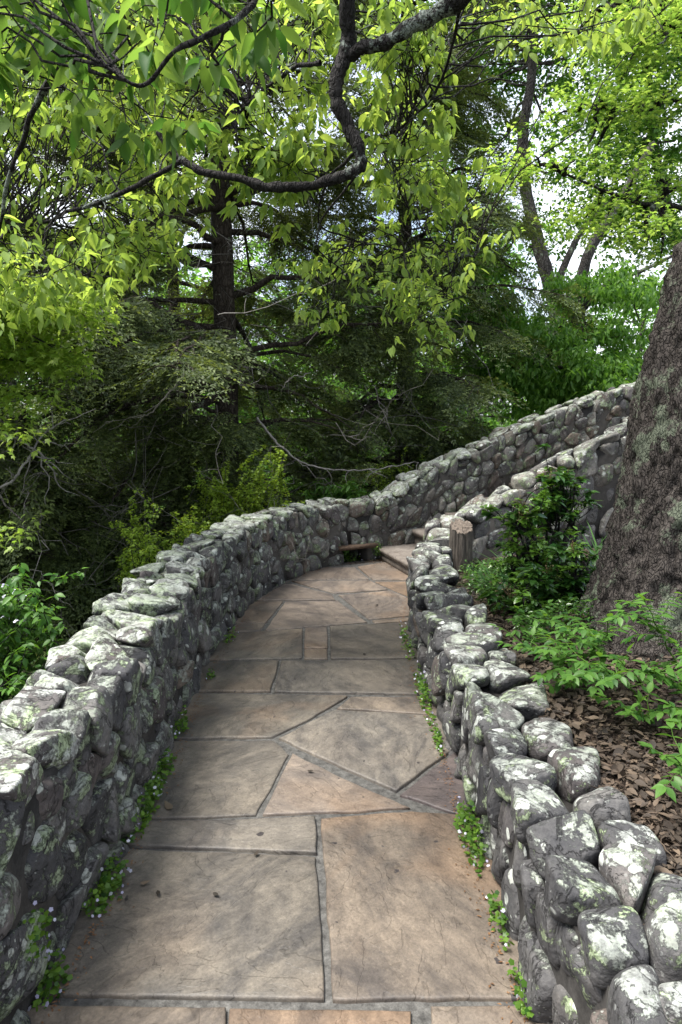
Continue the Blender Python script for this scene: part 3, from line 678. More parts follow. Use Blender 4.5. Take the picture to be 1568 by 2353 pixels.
Cl = [(region(34, [(-150, -150), (640, -150), (600, 90), (400, 280), (330, 240), (60, 200), (-150, 150)], 1.9, 2.4), 3, .088, .10),
      (region(185, [(-150, -80), (480, -80), (500, 300), (400, 520), (230, 600), (-150, 610)], 3.5, 5.2), 5, .10, .13),
      (region(34, [(480, 0), (760, 0), (770, 230), (720, 240), (620, 300), (560, 330), (470, 180)], 3.4, 4.4), 4, .10, .12),
      (region(26, [(830, 20), (1000, 60), (1010, 100), (860, 150)], 3.2, 3.8), 3, .085, .10),
      (region(24, [(840, 260), (960, 230), (1010, 330), (1000, 450), (880, 420), (830, 330)], 3.6, 4.4), 4, .10, .12),
      (region(34, [(660, 590), (740, 520), (900, 560), (1000, 600), (1060, 690), (1000, 790), (900, 680), (760, 700), (660, 650)], 3.6, 4.5), 3, .085, .11),
      (region(10, [(880, 440), (1060, 430), (1150, 560), (1130, 640), (960, 600), (850, 540)], 3.9, 4.8), 4, .095, .13),
      (region(22, [(-80, 560), (240, 560), (230, 620), (60, 650), (-80, 650)], 3.0, 3.8), 4, .095, .12),
      (region(9, [(300, 500), (370, 500), (360, 590), (320, 590)], 3.6, 3.9), 4, .09, .09),
      (region(20, [(560, 330), (700, 330), (700, 400), (580, 410)], 3.5, 3.8), 4, .10, .10),
      (region(26, [(1000, -60), (1568, -60), (1500, 90), (1250, 140), (1050, 60)], 3.2, 4.6), 3, .09, .12)]
mb = MB(); tw = MB()
for ci, (C, tips, size, spread) in enumerate(Cl):
    for c in C:
        j = np.argmin(np.linalg.norm(LP - c, axis=1) + rng.uniform(0, .25, len(LP))); a = LP[j]
        if np.linalg.norm(c - a) < 2.6:
            P = wander(a, c, 8, .10, .06); tube(tw, P, np.linspace(.0048, .0018, 8), 5, rng.uniform(0, 1))
        T_ = c + rng.normal(size=(tips, 3)) * [spread, spread, spread * .75]
        for t in T_: tube(tw, wander(c, t, 4, .12), np.linspace(.0026, .0012, 4), 4)
        crown_leaves(mb, HANG, T_, 8, size * (1 if ci == 0 else .76), .055, hang=.72, tintr=(0, .45) if ci == 0 else (.35, 1.1))  # nearest cluster tinted dark: shade on its undersides is put into the leaf colour
mb.build('foliage', M_lf_near, oh); tw.build('twigs', M_bough, oh, True)

# 2. big tree at the right with flaring scaly trunk
bt = thing('large_tree', 'massive scaly grey trunk with flared base and lichen at the right edge', 'tree', (1.95, 3.5, .4))
cl = catmull([(1.90, 3.5, .15), (1.88, 3.5, .55), (1.87, 3.5, 1.1), (1.94, 3.5, 1.9), (2.16, 3.5, 2.8), (2.50, 3.5, 4.1), (2.95, 3.6, 5.5), (3.3, 3.7, 7.2), (3.6, 3.8, 9)], 34)
nv, nu = len(cl), 300; th = np.arange(nu) * 2 * np.pi / nu
zz = cl[:, 2]; rad = .375 - .012 * np.clip(zz - 1, 0, 9) + .50 * np.exp(-np.clip(zz - .15, 0, 9) / .42) * .85 + .06 * np.exp(-np.clip(zz - .2, 0, 9) / 1.1)
lob = 1 + (.16 * np.cos(3 * th + 1.1) + .10 * np.cos(5 * th + .4) + .05 * np.cos(8 * th))[None] * np.exp(-(zz - .15) / .55)[:, None]
V = cl[:, None] + np.stack([np.cos(th)[None] * rad[:, None] * lob, np.sin(th)[None] * rad[:, None] * lob, np.zeros((nv, nu))], -1)
flat = V.reshape(-1, 3); nrm_ = norm(flat - np.repeat(cl, nu, 0))
q = flat * [1, 1, .40]
plates = np.minimum(np.abs(fbm(q * 14, 3, 3)), np.abs(fbm(q * 8 + 5, 3, 31)) * 1.3); disp = -.024 * np.exp(-(plates / .09) ** 2) + .028 * fbm(q * 34, 3, 7) + .03 * fbm(flat * 3, 3, 12) + .010 * fbm(flat * 60, 2, 2)
flat = flat + nrm_ * disp[:, None]
mb = MB(); i = np.arange(nv - 1)[:, None] * nu; j = np.arange(nu)[None]; k = (j + 1) % nu
mb.add(flat, np.stack([i + j, i + k, i + nu + k, i + nu + j], -1).reshape(-1, 4)); mb.build('trunk', M_bark, bt, True)

def leafy_tree(name, label, trunkpts, r0, blobs, leafn, tpl, size, lmat, bmat, group=None, branches=(), spread=.35, hang=.5, per=7, flat=0, rad1=.35, clump=22):
    """blobs: (centre, radii) of the crown; branches: extra polylines"""
    tp = catmull(trunkpts, 8); t = thing(name, label, 'tree' if 'tree' in name else 'shrub', tp[0], group)
    mb = MB(); tube(mb, tp, np.linspace(r0, r0 * rad1, len(tp)), 10, rough=.05); 
    allp = [tp]
    for b, br in branches:
        b = catmull(b, 6); tube(mb, b, np.linspace(br, br * .3, len(b)), 7, rough=.05); allp.append(b)
    allp = np.vstack(allp); fo = MB()
    vol = sum(np.prod(r) for _, r in blobs)
    for c, r in blobs:
        c = np.asarray(c, float); r = np.asarray(r, float); m = max(6, int(leafn / per * np.prod(r) / vol)); ncl = max(4, m // clump)
        u = norm(rng.normal(size=(ncl, 3))) * (rng.uniform(.15, 1, (ncl, 1)) ** .45); cc = c + u * r
        tips = cc[rng.integers(0, ncl, m)] + rng.normal(size=(m, 3)) * [spread, spread, spread * .45]
        crown_leaves(fo, tpl, tips, per, size, size * 1.1, hang, flat=flat)
        for x in cc[::2]:
            a = allp[np.argmin(np.linalg.norm(allp - x, axis=1))]; n_ = 7
            tube(mb, wander(a, x, n_, .12, .05), np.linspace(min(r0 * .25, .03), .006, n_), 5, rough=.05)
    mb.build('trunk', bmat, t, True); fo.build('crown', lmat, t); return t

# 3. green broadleaf trees beyond the wall on the right
G = 'broadleaf trees beyond the wall'
leafy_tree('broadleaf_tree', 'slender green tree whose dark forked trunk stands against the white sky right of centre', [at(1300, 1000, 14), at(1290, 800, 14), at(1270, 680, 14), at(1240, 570, 14), at(1208, 430, 14), at(1203, 300, 14), at(1222, 170, 14), at(1235, -100, 14), at(1230, -400, 14)], .17,
           [(at(1010, 200, 15.9), (1.4, 1.4, 1.7)), (at(1110, 100, 15.9), (1.2, 1.2, 1.7)), (at(1320, 60, 14), (1.3, 1.3, 1.1)), (at(1060, 480, 15.9), (1.3, 1.2, 1.2)), (at(1130, 640, 15.9), (1.0, 1.1, .9)), (at(1330, 330, 14.5), (.9, 1, .7)), (at(1230, -250, 14), (3, 2.5, 1.6)), (at(1130, 330, 15.9), (.8, 1, .8)), (at(1180, 580, 15.9), (.8, 1, .5))], 38000, DIAW, .105, M_lf_mid, M_gbark, G,
           [([at(1270, 680, 14), at(1320, 560, 14), at(1380, 480, 14), at(1460, 440, 14)], .08), ([at(1240, 560, 14), at(1140, 480, 14), at(1060, 430, 14)], .05)], .38)
leafy_tree('broadleaf_tree', 'dense green tree with hanging leaf clusters just above the climbing wall at right', [at(1330, 1010, 12), at(1325, 850, 12), at(1330, 720, 12), at(1350, 590, 12), at(1420, 470, 12), at(1500, 330, 12)], .15,
           [(at(1300, 830, 12), (1.6, 1.3, .85)), (at(1180, 780, 12), (1.0, 1.2, .9)), (at(1430, 860, 11.5), (1.0, 1.1, .5)), (at(1200, 900, 12), (1.0, 1.2, .5)), (at(1330, 680, 12), (1.0, 1.0, .5)), (at(1440, 640, 12.3), (.6, .8, .5)), (at(1100, 680, 12.5), (.8, 1.0, .7))], 26000, HANG, .115, M_lf_mid, M_gbark, G,
           [([at(1330, 720, 12), at(1400, 650, 12), at(1480, 620, 12), at(1600, 560, 12)], .06), ([at(1330, 860, 12), at(1230, 830, 12), at(1130, 780, 12)], .07)], .22, hang=.75, clump=30)
leafy_tree('broadleaf_tree', 'green tree with steep grey limbs at far right behind the big trunk', [at(1640, 1000, 16), at(1600, 700, 16), at(1540, 500, 16), at(1500, 300, 16), at(1480, 0, 16)], .17,
           [(at(1500, 480, 16), (1.6, 1.4, 1.1)), (at(1420, 420, 16), (1.2, 1.2, .9)), (at(1560, 200, 16), (2.0, 1.5, 1.6)), (at(1400, 180, 16), (1.3, 1.2, 1.1)), (at(1590, 720, 15), (1.5, 1.2, .5)), (at(1450, -50, 16), (2.4, 1.6, 1.4)), (at(1380, 330, 16), (1.3, 1, .7)), (at(1300, 480, 16.5), (1.2, 1, .6))], 34000, DIAW, .11, M_lf_mid, M_gbark, G, (), .38)
for i, (x, Y, h, lab) in enumerate([(-9, 19, 9, 'tall pale green tree glimpsed behind the hemlocks at far left'), (-4.6, 20, 10, 'bright green tree glimpsed left of the hemlock trunk'), (.2, 21, 9, 'bright green tree glimpsed just right of the hemlock trunk'), (3.6, 19, 6.5, 'bright green tree glimpsed low beyond the bend of the wall'), (9.5, 22, 8, 'pale green tree far beyond the climbing wall'), (-14, 17, 9, 'pale green tree at the far left edge of the wood')]):
    z0 = float(ter(np.array([x]), np.array([Y]))[0])
    bl = [((x + rng.normal() * 1.3, Y + rng.normal(), z0 + h * f), (2.0 * (1.2 - f * .6), 1.6, 1.3)) for f in (.12, .28, .42, .56, .72, .88)]
    leafy_tree('broadleaf_tree', lab, [(x, Y, z0 - .2), (x + .1, Y, z0 + h * .3), (x - .1, Y, z0 + h * .65), (x + .1, Y, z0 + h * .97)], .16, bl, 13000, DIAW, .14, M_lf_mid, M_gbark, 'trees glimpsed beyond the hemlocks', (), .45)

C_ = []
a_ = rng.uniform(-1.05, 1.05, 5200); d_ = rng.uniform(26, 44, 5200); x_ = np.sin(a_) * d_; y_ = np.cos(a_) * d_
top_ = np.where(x_ < 7, 7.5, 1.0) + 2.2 * fbm(np.stack([x_ * .18, y_ * .18, x_ * 0], 1), 3, 41)
z_ = ter(x_, y_) + rng.uniform(0, 1, 5200) * np.maximum(top_ - ter(x_, y_), .5)
mb = MB(); crown_leaves(mb, DIAW, np.column_stack([x_, y_, z_]), 14, .42, 1.0, .4)
tag(mb.build('distant_wood', M_lf_mid), 'hazy bright green wood filling the far distance behind the hemlocks', 'wood', kind='stuff')

# 4. maples: yellow-green layered sprays top right, and at the left edge
leafy_tree('maple_tree', 'yellow-green maple reaching in flat layered sprays from the top right corner', [(4.9, 6.4, .3), (4.8, 6.4, 2.2), (4.3, 6.4, 3.4), (3.9, 6.3, 4.8), (3.6, 6.3, 6.0)], .12,
           [(at(1240, 400, 6.4), (.50, .5, .10)), (at(1390, 470, 6.3), (.5, .5, .12)), (at(1470, 530, 6.2), (.42, .5, .12)), (at(1500, 400, 6.3), (.35, .5, .12)), (at(1480, 260, 6.4), (.55, .5, .14)), (at(1350, 230, 6.5), (.4, .5, .10)), (at(1500, 130, 6.3), (.5, .5, .16)), (at(1540, 20, 6.3), (.6, .5, .2)), (at(1380, 30, 6.6), (.5, .5, .14)), (at(1430, 350, 6.5), (.4, .4, .08)), (at(1560, 590, 6.2), (.3, .4, .08))], 10500, MAPLE, .058, M_lf_gold, M_bough, None,
           [([(4.8, 6.4, 2.9), at(1600, 440, 6.3), at(1500, 470, 6.3), at(1420, 450, 6.3), at(1300, 400, 6.3)], .03), ([(4.3, 6.4, 3.6), at(1570, 80, 6.3), at(1500, 70, 6.3), at(1440, 10, 6.4), at(1380, 20, 6.4)], .03), ([(4.6, 6.4, 3.2), at(1600, 250, 6.4), at(1480, 255, 6.4), at(1340, 240, 6.4)], .02)], .16, hang=.1, per=6, flat=1)
leafy_tree('maple_tree', 'pale yellow-green maple with dense small leaves at the left edge', [(-4.3, 5.4, -.8), (-4.1, 5.3, .6), (-3.5, 5.2, 1.5), (-3.2, 5.2, 2.6)], .07,
           [(at(60, 700, 5.2), (.40, .4, .22)), (at(150, 720, 5.1), (.30, .4, .16)), (at(40, 800, 5.2), (.35, .4, .25)), (at(110, 830, 5.2), (.26, .4, .14)), (at(60, 900, 5.2), (.26, .3, .14)), (at(20, 1200, 4.8), (.16, .3, .09)), (at(-120, 800, 5.2), (.6, .5, .5)), (at(230, 735, 5.1), (.18, .2, .05)), (at(0, 990, 5), (.2, .3, .12)), (at(80, 670, 5), (.4, .3, .15))], 9500, MAPLE, .07, M_lf_maple, M_gbark, None, (), .11, hang=.35, per=6, flat=1)

# 5. hemlocks
def hemlock(label, x, Y, h, r0, reach, nbr, seedv, zmin=.3, trunkpts=None, bare=160, dirs=None, window=None):
    r = np.random.default_rng(seedv); z0 = float(ter(np.array([x]), np.array([Y]))[0]) - .1
    tp = catmull(trunkpts or [(x, Y, z0), (x + .03, Y, z0 + h * .3), (x - .03, Y, z0 + h * .65), (x, Y, z0 + h)], 8)
    t = thing('hemlock_tree', label, 'tree', tp[0], 'dark hemlocks beyond the wall')
    mb = MB(); tube(mb, tp, np.linspace(r0, r0 * .25, len(tp)), 14, rough=.04); mb.build('trunk', M_hbark, t, True)
    br = MB(); fo = MB(); dead = MB()
    for i in range(nbr):
        f = r.uniform(0, 1) ** 1.5; z = z0 + zmin + (h - zmin) * f; L = reach * (1 - f * .72) * r.uniform(.6, 1.15)
        az = r.uniform(0, 2 * np.pi) if dirs is None or r.random() < .3 else r.normal(dirs[0], dirs[1])
        if window and window[0] < z < window[1] and abs((az + math.pi / 2 + math.pi) % (2 * math.pi) - math.pi) < .5: continue
        if z < z0 + 2.6: L *= .62
        a = np.array([x, Y, z]); d = np.array([math.cos(az), math.sin(az), 0]); s = np.linspace(0, 1, 9)
        P = a + d * L * s[:, None]; P[:, 2] += L * (r.normal(.20, .22) * s - r.uniform(.25, .55) * s ** 2) + np.cumsum(r.normal(size=9) * .02 * L); P[:, :2] += np.cumsum(r.normal(size=(9, 2)) * .018 * L, axis=0)
        if P[-1, 0] > -1.1 and P[-1, 1] < 8.2 and P[-1, 2] < 3.0: continue
        tube(br, P, np.linspace(.028 + .008 * L, .005, 9), 6, r.uniform(0, 1))
        m = int(24 * L)
        u = r.uniform(.22, 1, m) ** .75; p = np.stack([np.interp(u, s, P[:, q_]) for q_ in range(3)], 1)
        sgn = np.where(r.random(m) < .5, -1, 1); side = np.array([-d[1], d[0], 0])
        dd = d * r.uniform(.3, 1, (m, 1)) + side * (sgn * r.uniform(.2, 1.1, m))[:, None] + np.array([0, 0, -1]) * r.uniform(.05, .6, (m, 1))
        lat = r.uniform(0, .32, m) * L * .5
        q = p + norm(dd) * lat[:, None] + r.normal(size=(m, 3)) * .03
        kp = ~((q[:, 1] < 8.5) & (q[:, 0] > -1.1 - (7 - np.minimum(q[:, 1], 7)) * .1) & (q[:, 2] < 3.0)); p, q, dd = p[kp], q[kp], dd[kp]; m = len(q)
        if m < 4: continue
        for a_, b_ in zip(p[::2], q[::2]): tube(br, wander(a_, b_, 4, .08), np.linspace(.008, .003, 4), 4, .4)
        for v in range(4):
            sel = np.arange(m) % 4 == v
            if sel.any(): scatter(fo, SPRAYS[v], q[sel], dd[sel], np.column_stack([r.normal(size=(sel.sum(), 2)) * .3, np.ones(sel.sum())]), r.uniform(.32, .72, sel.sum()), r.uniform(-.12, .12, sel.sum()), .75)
    for i in range(bare):      # dead lower twigs
        az = r.uniform(0, 2 * np.pi) if dirs is None else r.normal(dirs[0], dirs[1] * 1.4); f = r.uniform(0, 1); z = z0 + .5 + 4.2 * f
        a = np.array([x, Y, z]) + np.array([math.cos(az), math.sin(az), 0]) * r.uniform(.1, reach * .75); L = r.uniform(.5, 1.7)
        e = a + L * norm(np.array([math.cos(az) + r.normal() * .6, math.sin(az) + r.normal() * .6, r.normal() * .45 - .15]))
        P = wander(a, e, 8, .09, r.normal() * .12); rr_ = r.uniform(.0025, .0065); ti = r.beta(1.2, 2); tube(dead, P, np.linspace(rr_, .0018, 8), 4, ti)
        for _ in range(4):
            b0 = P[r.integers(2, 8)]; tube(dead, wander(b0, b0 + r.normal(size=3) * L * .17 + [0, 0, -.08], 5, .12), np.linspace(rr_ * .5, .0012, 5), 3, ti)
    br.build('branches', M_hbark, t, True); fo.build('crown', M_hem, t); dead.build('dead_twigs', M_twig, t, True)
hemlock('tall dark hemlock with straight brown trunk standing left of centre beyond the wall', -1.52, 9.0, 13, .185, 3.0, 195, 1, zmin=.8, bare=150, dirs=(-1.6, .9), window=(2.5, 4.7))
hemlock('dark hemlock with dead lower branches and grey bare twigs at far left beyond the wall', -4.4, 8.3, 11, .15, 3.3, 175, 2, zmin=.2, bare=200, dirs=(-1.1, .9))
hemlock('dense dark hemlock directly beyond the bend of the wall right of centre', 1.0, 11.2, 12, .16, 2.8, 165, 3, zmin=.3, bare=60, dirs=(-1.8, .9))
hemlock('half-hidden dark hemlock farther back between the two nearer hemlocks', -3.2, 13.5, 12, .17, 3.6, 110, 4, zmin=.3, bare=40, dirs=(-1.5, .9))
hemlock('low young hemlock with pale tips crowding behind the wall left of the bend', -3.3, 7.2, 2.6, .05, 1.3, 40, 5, zmin=.1, bare=60)
# ------------------------------------------------------------------ bare grey fallen branches in front of the hemlocks
def dead_branch(label, pts, r0, seedv):
    P = catmull(pts, 8); r = np.random.default_rng(seedv); mb = MB(); P = P + r.normal(size=P.shape) * .006
    tube(mb, P, np.linspace(r0, r0 * .25, len(P)), 6, .9, rough=.05)
    for i in range(9):
        b0 = P[r.integers(4, len(P))]; tube(mb, wander(b0, b0 + r.normal(size=3) * .16 + [0, 0, -.1], 6, .12), np.linspace(r0 * .4, .0015, 6), 4, .8)
    o = mb.build('dead_branch', M_twig, None, True); tag(o, label, 'branch', 'bare grey branches among the hemlocks')
dead_branch('long bare grey branch sweeping down right above the bend of the wall', [at(590, 960, 8), at(640, 1020, 7.9), at(700, 1065, 7.9), at(790, 1080, 7.9), at(880, 1075, 8), at(960, 1060, 8.2)], .016, 1)
dead_branch('short steep bare branch rising from behind the wall coping near the bend', [at(610, 1130, 7.9), at(630, 1090, 7.9), at(662, 1040, 7.9)], .012, 2)
dead_branch('thick bare grey branch arching at the left edge', [at(-40, 980, 5.4), at(40, 1010, 5.4), at(95, 1045, 5.5), at(130, 1090, 5.6)], .018, 3)
dead_branch('forked bare branch low at the left edge below the maple', [at(-60, 1140, 5.3), at(20, 1110, 5.3), at(60, 1060, 5.4), at(110, 990, 5.6), at(220, 940, 5.9)], .014, 4)
dead_branch('pale bare twig bending down in the middle of the dark hemlocks', [at(430, 850, 6.6), at(400, 890, 6.5), at(345, 950, 6.4), at(300, 960, 6.4), at(240, 970, 6.5)], .010, 5)

# ------------------------------------------------------------------ shrubs and plants
def twiggy_shrub(name, label, base, tops, n_leaf, tpl, size, lmat, r0=.006, per=2, gap=.035, hang=.2, cat='shrub', group=None, bmat=None):
    base = np.asarray(base, float); t = thing(name, label, cat, base, group); st = MB(); fo = MB()
    for tp_ in tops:
        P = wander(base + rng.normal(size=3) * [.04, .04, 0], tp_, 9, .08, .06); tube(st, P, np.linspace(r0, .0018, 9), 5, .4)
        Q = [P]
        for _ in range(3):
            i0 = rng.integers(3, 8); e = P[i0] + (P[-1] - P[i0]) * rng.uniform(.4, .8) + rng.normal(size=3) * .10 * np.linalg.norm(P[-1] - P[0]); q = wander(P[i0], e, 7, .1, .05); tube(st, q, np.linspace(r0 * .5, .0014, 7), 4, .4); Q.append(q)
        for q in Q:
            L = np.linalg.norm(np.diff(q, axis=0), axis=1).sum(); m = max(3, int(L / gap)); u = rng.uniform(.35, 1, m); k = np.linspace(0, 1, len(q))
            p = np.stack([np.interp(u, k, q[:, i]) for i in range(3)], 1); crown_leaves(fo, tpl, np.vstack([p, q[-1:], q[-1:]]), per, size, size * .5, hang, tintr=(0, 1))
    st.build('stems', bmat or M_bough, t, True); fo.build('leaves', lmat, t); return t
def tops(n, poly, y0, y1): return region(n, poly, y0, y1)
zt_ = lambda p: np.array([p[0], p[1], float(ter(np.array([p[0]]), np.array([p[1]]))[0])])
twiggy_shrub('bush', 'bright yellow-green small-leaved shrub rising behind the wall coping near the bend', zt_(at(540, 1250, 7.1)), tops(34, [(420, 1040), (560, 1060), (650, 1030), (660, 1150), (560, 1180), (470, 1190)], 6.7, 7.3), 0, DIAW, .038, M_shrub, gap=.014)
twiggy_shrub('bush', 'small yellow-green shrub with upright sprigs behind the left wall coping', zt_(at(350, 1330, 5.4)), tops(16, [(290, 1150), (330, 1190), (390, 1230), (360, 1290), (260, 1260)], 5.2, 5.8), 0, DIAW, .034, M_shrub, gap=.018)
twiggy_shrub('bush', 'low yellow-green sprigs close behind the middle of the left wall', zt_(at(440, 1260, 6.3)), tops(12, [(400, 1190), (480, 1170), (480, 1220), (420, 1250)], 6.0, 6.6), 0, DIAW, .034, M_shrub, gap=.02)
twiggy_shrub('leafy_plant', 'fresh green long-leaved plant peeping over the wall at the bend', zt_(at(760, 1200, 8.2)), tops(14, [(690, 1120), (830, 1095), (840, 1130), (760, 1145), (690, 1150)], 8.0, 8.5), 0, LANCE, .10, M_sap, gap=.05, cat='plant')
twiggy_shrub('bush', 'thin sprays of pale green twigs over the coping where the wall starts to climb', zt_(at(950, 1150, 8.8)), tops(14, [(860, 1085), (1000, 1030), (1020, 1050), (950, 1090), (880, 1110)], 8.5, 9), 0, DIAW, .032, M_shrub, gap=.03)
twiggy_shrub('leafy_plant', 'bramble-like leafy plant crowding the outside of the left wall at the picture edge', zt_((-2.1, 2.9, 0)), tops(44, [(-150, 1320), (40, 1340), (120, 1390), (140, 1430), (60, 1500), (-100, 1560)], 2.7, 3.3), 0, OVAL, .046, M_sap, gap=.03, hang=.4, cat='plant')
tw_ = thing('leafy_plant', 'cluster of tiny white blossoms on thin stems at the far left edge', 'plant', at(40, 1500, 3.0)); s_ = MB(); f_ = MB()
for c in region(14, [(10, 1330), (60, 1360), (50, 1440), (5, 1420)], 2.8, 3.0): tube(s_, wander(at(40, 1500, 3.0), c, 5, .05), .0015, 4); crown_leaves(f_, ROUND, c[None], 4, .012, .008)
s_.build('stems', M_weed, tw_); f_.build('petals', M_flower, tw_)

# laurel in the planting bed, dark leaves with bud clusters
def laurel(label, bx, by, tp_list, nl, bright):
    b = np.array([bx, by, float(bedz(bx, by))]); t = thing('laurel_bush', label, 'shrub', b); st = MB(); fo = MB(); bu = MB()
    for k, e in enumerate(tp_list):
        P = wander(b, e, 10, .12, .03); tube(st, P, np.linspace(.014, .004, 10), 6, .4, rough=.08)
        ends = [P[-1], P[6], P[7]] + [P[rng.integers(5, 10)] + rng.normal(size=3) * .09 for _ in range(8)]
        for e2_ in ends:
            tube(st, wander(P[6], e2_, 5, .1), np.linspace(.005, .0025, 5), 4)
            n = 16; az = rng.uniform(0, 6.28, n); el = rng.uniform(-.5, .5, n); d = np.column_stack([np.cos(az) * np.cos(el), np.sin(az) * np.cos(el), np.sin(el)])
            young = rng.random() < bright
            scatter(fo, OVAL, np.repeat(e2_[None], n, 0) + rng.normal(size=(n, 3)) * .012, d, np.column_stack([rng.normal(size=(n, 2)) * .3, np.ones(n)]), rng.uniform(.05, .085, n) * (.75 if young else 1), rng.uniform(.6, 1, n) if young else rng.uniform(0, .3, n))
        if k % 2 == 0:
            for _ in range(26):
                q = P[-1] + rng.normal(size=3) * .03 + [0, 0, .045]; tube(bu, [P[-1], q], .0008, 3, .2)
                scatter(bu, ROUND, q[None], rng.normal(size=(1, 3)), rng.normal(size=(1, 3)), .009, rng.uniform(.5, 1))
    st.build('stems', M_bough, t, True); fo.build('leaves', M_laurel, t); bu.build('bud_cluster', M_bud, t)
laurel('tall glossy laurel with brown bud clusters growing in the bed behind the stump', 1.62, 5.0, list(tops(9, [(1240, 1030), (1330, 1070), (1340, 1150), (1250, 1160)], 4.8, 5.1)), 0, .35)
laurel('middle laurel with crooked dark stem and yellow-green new leaves beside the stump', 1.40, 4.6, list(tops(10, [(1130, 1210), (1190, 1130), (1230, 1200), (1250, 1290), (1140, 1300)], 4.4, 4.8)), 0, .75)
laurel('low spreading laurel in the bed at the foot of the large trunk', 1.52, 4.1, list(tops(13, [(1120, 1330), (1230, 1290), (1330, 1250), (1340, 1360), (1240, 1420), (1140, 1410)], 4.0, 4.5)), 0, .35)

def blade_clump(label, x, y, n, L):
    b = np.array([x, y, float(bedz(x, y))]); mb = MB(); az = rng.uniform(0, 6.28, n); el = rng.uniform(.5, 1.35, n)
    d = np.column_stack([np.cos(az) * np.cos(el), np.sin(az) * np.cos(el), np.sin(el)])
    scatter(mb, BLADE, b + rng.normal(size=(n, 3)) * [.05, .05, 0], d, np.column_stack([-np.cos(az) * np.sin(el), -np.sin(az) * np.sin(el), np.cos(el)]), rng.uniform(.6, 1.1, n) * L)
    o = mb.build('grass_clump', M_blade); tag(o, label, 'grass clump', 'strap-leaved clumps in the bed')
for l, x, y, n, L in [('arching strap-leaved clump close behind the low wall, left of the laurels', 1.16, 4.35, 70, .34), ('arching strap-leaved clump between the laurels and the parapet', 1.45, 5.4, 80, .40), ('strap-leaved clump against the left side of the large trunk', 1.75, 4.75, 90, .46), ('small strap-leaved clump near the foot of the stump', 1.15, 5.0, 60, .30), ('strap-leaved clump half hidden behind the large trunk', 2.05, 5.2, 90, .48)]: blade_clump(l, x, y, n, L)

def sapling(label, bx, by, e, n, size=.06, nb=5):
    b = np.array([bx, by, float(bedz(bx, by)) - .01]); t = thing('sapling', label, 'plant', b, 'leafy saplings in the planting bed'); st = MB(); fo = MB()
    ax = [wander(b, e, 10, .05, .03)]; tube(st, ax[0], np.linspace(.005, .0015, 10), 5)
    for _ in range(nb):
        i = rng.integers(3, 9); q = ax[0][i] + (rng.normal(size=3) * [1, 1, .35] + [0, 0, .25]) * .13; ax.append(wander(ax[0][i], q, 6, .06, .05)); tube(st, ax[-1], np.linspace(.0025, .001, 6), 4)
    for P in ax:
        L = np.linalg.norm(np.diff(P, axis=0), axis=1).sum(); m = max(3, int(L / .035)); u = np.linspace(.2 if P is not ax[0] else .45, 1, m); k = np.linspace(0, 1, len(P))
        p = np.stack([np.interp(u, k, P[:, i]) for i in range(3)], 1); T_ = norm(np.gradient(p, axis=0) + 1e-5)
        sd_ = norm(np.cross(T_, [0, 0, 1.0]) + rng.normal(size=(m, 3)) * .15)
        for sg_ in (-1, 1):
            scatter(fo, OVAL, p, norm(T_ * .5 + sd_ * sg_ + [0, 0, -.25]), np.tile([0, 0, 1.0], (m, 1)) + rng.normal(size=(m, 3)) * .25, size * rng.uniform(.6, 1.1, m), np.clip(rng.normal(.45, .3, m), 0, 1))
        scatter(fo, OVAL, P[-1:], T_[-1:], np.array([[0, 0, 1.0]]), size, .9)
    st.build('stem', M_weed, t, True); fo.build('leaves', M_sap, t)
sp_ = [('short leafy sapling on the mulch well right of the low wall', 1.3, 2.0, (1500, 1720, 1.95), 6), ('low leafy tuft at the right edge where mulch meets the saplings', 1.5, 2.15, (1560, 1660, 2.1), 8), ('low leafy sapling between trunk root and wall coping', 1.12, 2.7, (1280, 1560, 2.65), 7),('upright sapling with pale tip leaves in front of the large trunk', 1.42, 2.62, (1480, 1380, 2.5), 7), ('tall sapling at the right picture edge in front of the large trunk', 1.55, 2.45, (1555, 1480, 2.4), 8), ('low sapling reaching left towards the stone wall', 1.10, 2.85, (1240, 1490, 2.75), 6), ('low sapling in the middle of the bed before the trunk', 1.2, 2.6, (1330, 1520, 2.5), 7), ('thin sapling leaning against the left flare of the trunk', 1.22, 3.0, (1400, 1420, 2.7), 4),
       ('drooping sapling low at the right picture edge', 1.45, 2.3, (1540, 1620, 2.25), 8), ('small sapling beside the trunk root on the mulch', 1.22, 2.45, (1450, 1640, 2.35), 6), ('sapling just behind the coping stones of the low wall', 1.0, 3.2, (1200, 1480, 3.1), 6), ('bushy sapling below the laurels', 1.15, 3.6, (1190, 1400, 3.5), 8),
       ('broad leafy sapling crossing the lower right of the trunk', 1.5, 2.5, (1500, 1540, 2.35), 9), ('bushy sapling hugging the lower left flare of the trunk', 1.3, 2.8, (1330, 1470, 2.75), 7)]
for l, x, y, e, nb in sp_: sapling(l, x, y, at(*e), 0, .052, nb)
# fine ground cover under the laurels
mb = MB(); n = 1700; y = rng.uniform(3.3, 6.0, n); x = wall_edge_x(y) + .1 + rng.uniform(0, 1.1, n); ok = below_parapet(x, y); x, y = x[ok], y[ok]; ok = fbm(np.stack([x * 2.5, y * 2.5, x * 0], 1), 2, 33) > -.1; x, y = x[ok], y[ok]
crown_leaves(mb, OVAL, np.column_stack([x, y, bedz(x, y) + rng.uniform(.01, .12, len(x))]), 5, .035, .03, .0, tintr=(0, .55))
tag(mb.build('ground_cover', M_laurel), 'low dark green leaves carpeting the bed beneath the laurels', 'ground cover', kind='stuff')
mb = MB(); n = 6000; a = rng.uniform(-1.3, 1.2, n); d_ = rng.uniform(3, 16, n); x = np.sin(a) * d_ ; y = np.cos(a) * d_
ok = ((x < -1.3) | (y > 9.5)) & (np.interp(y, inner[:, 1], inner[:, 0]) - .6 > x) | (y > 10); x, y = x[ok], y[ok]
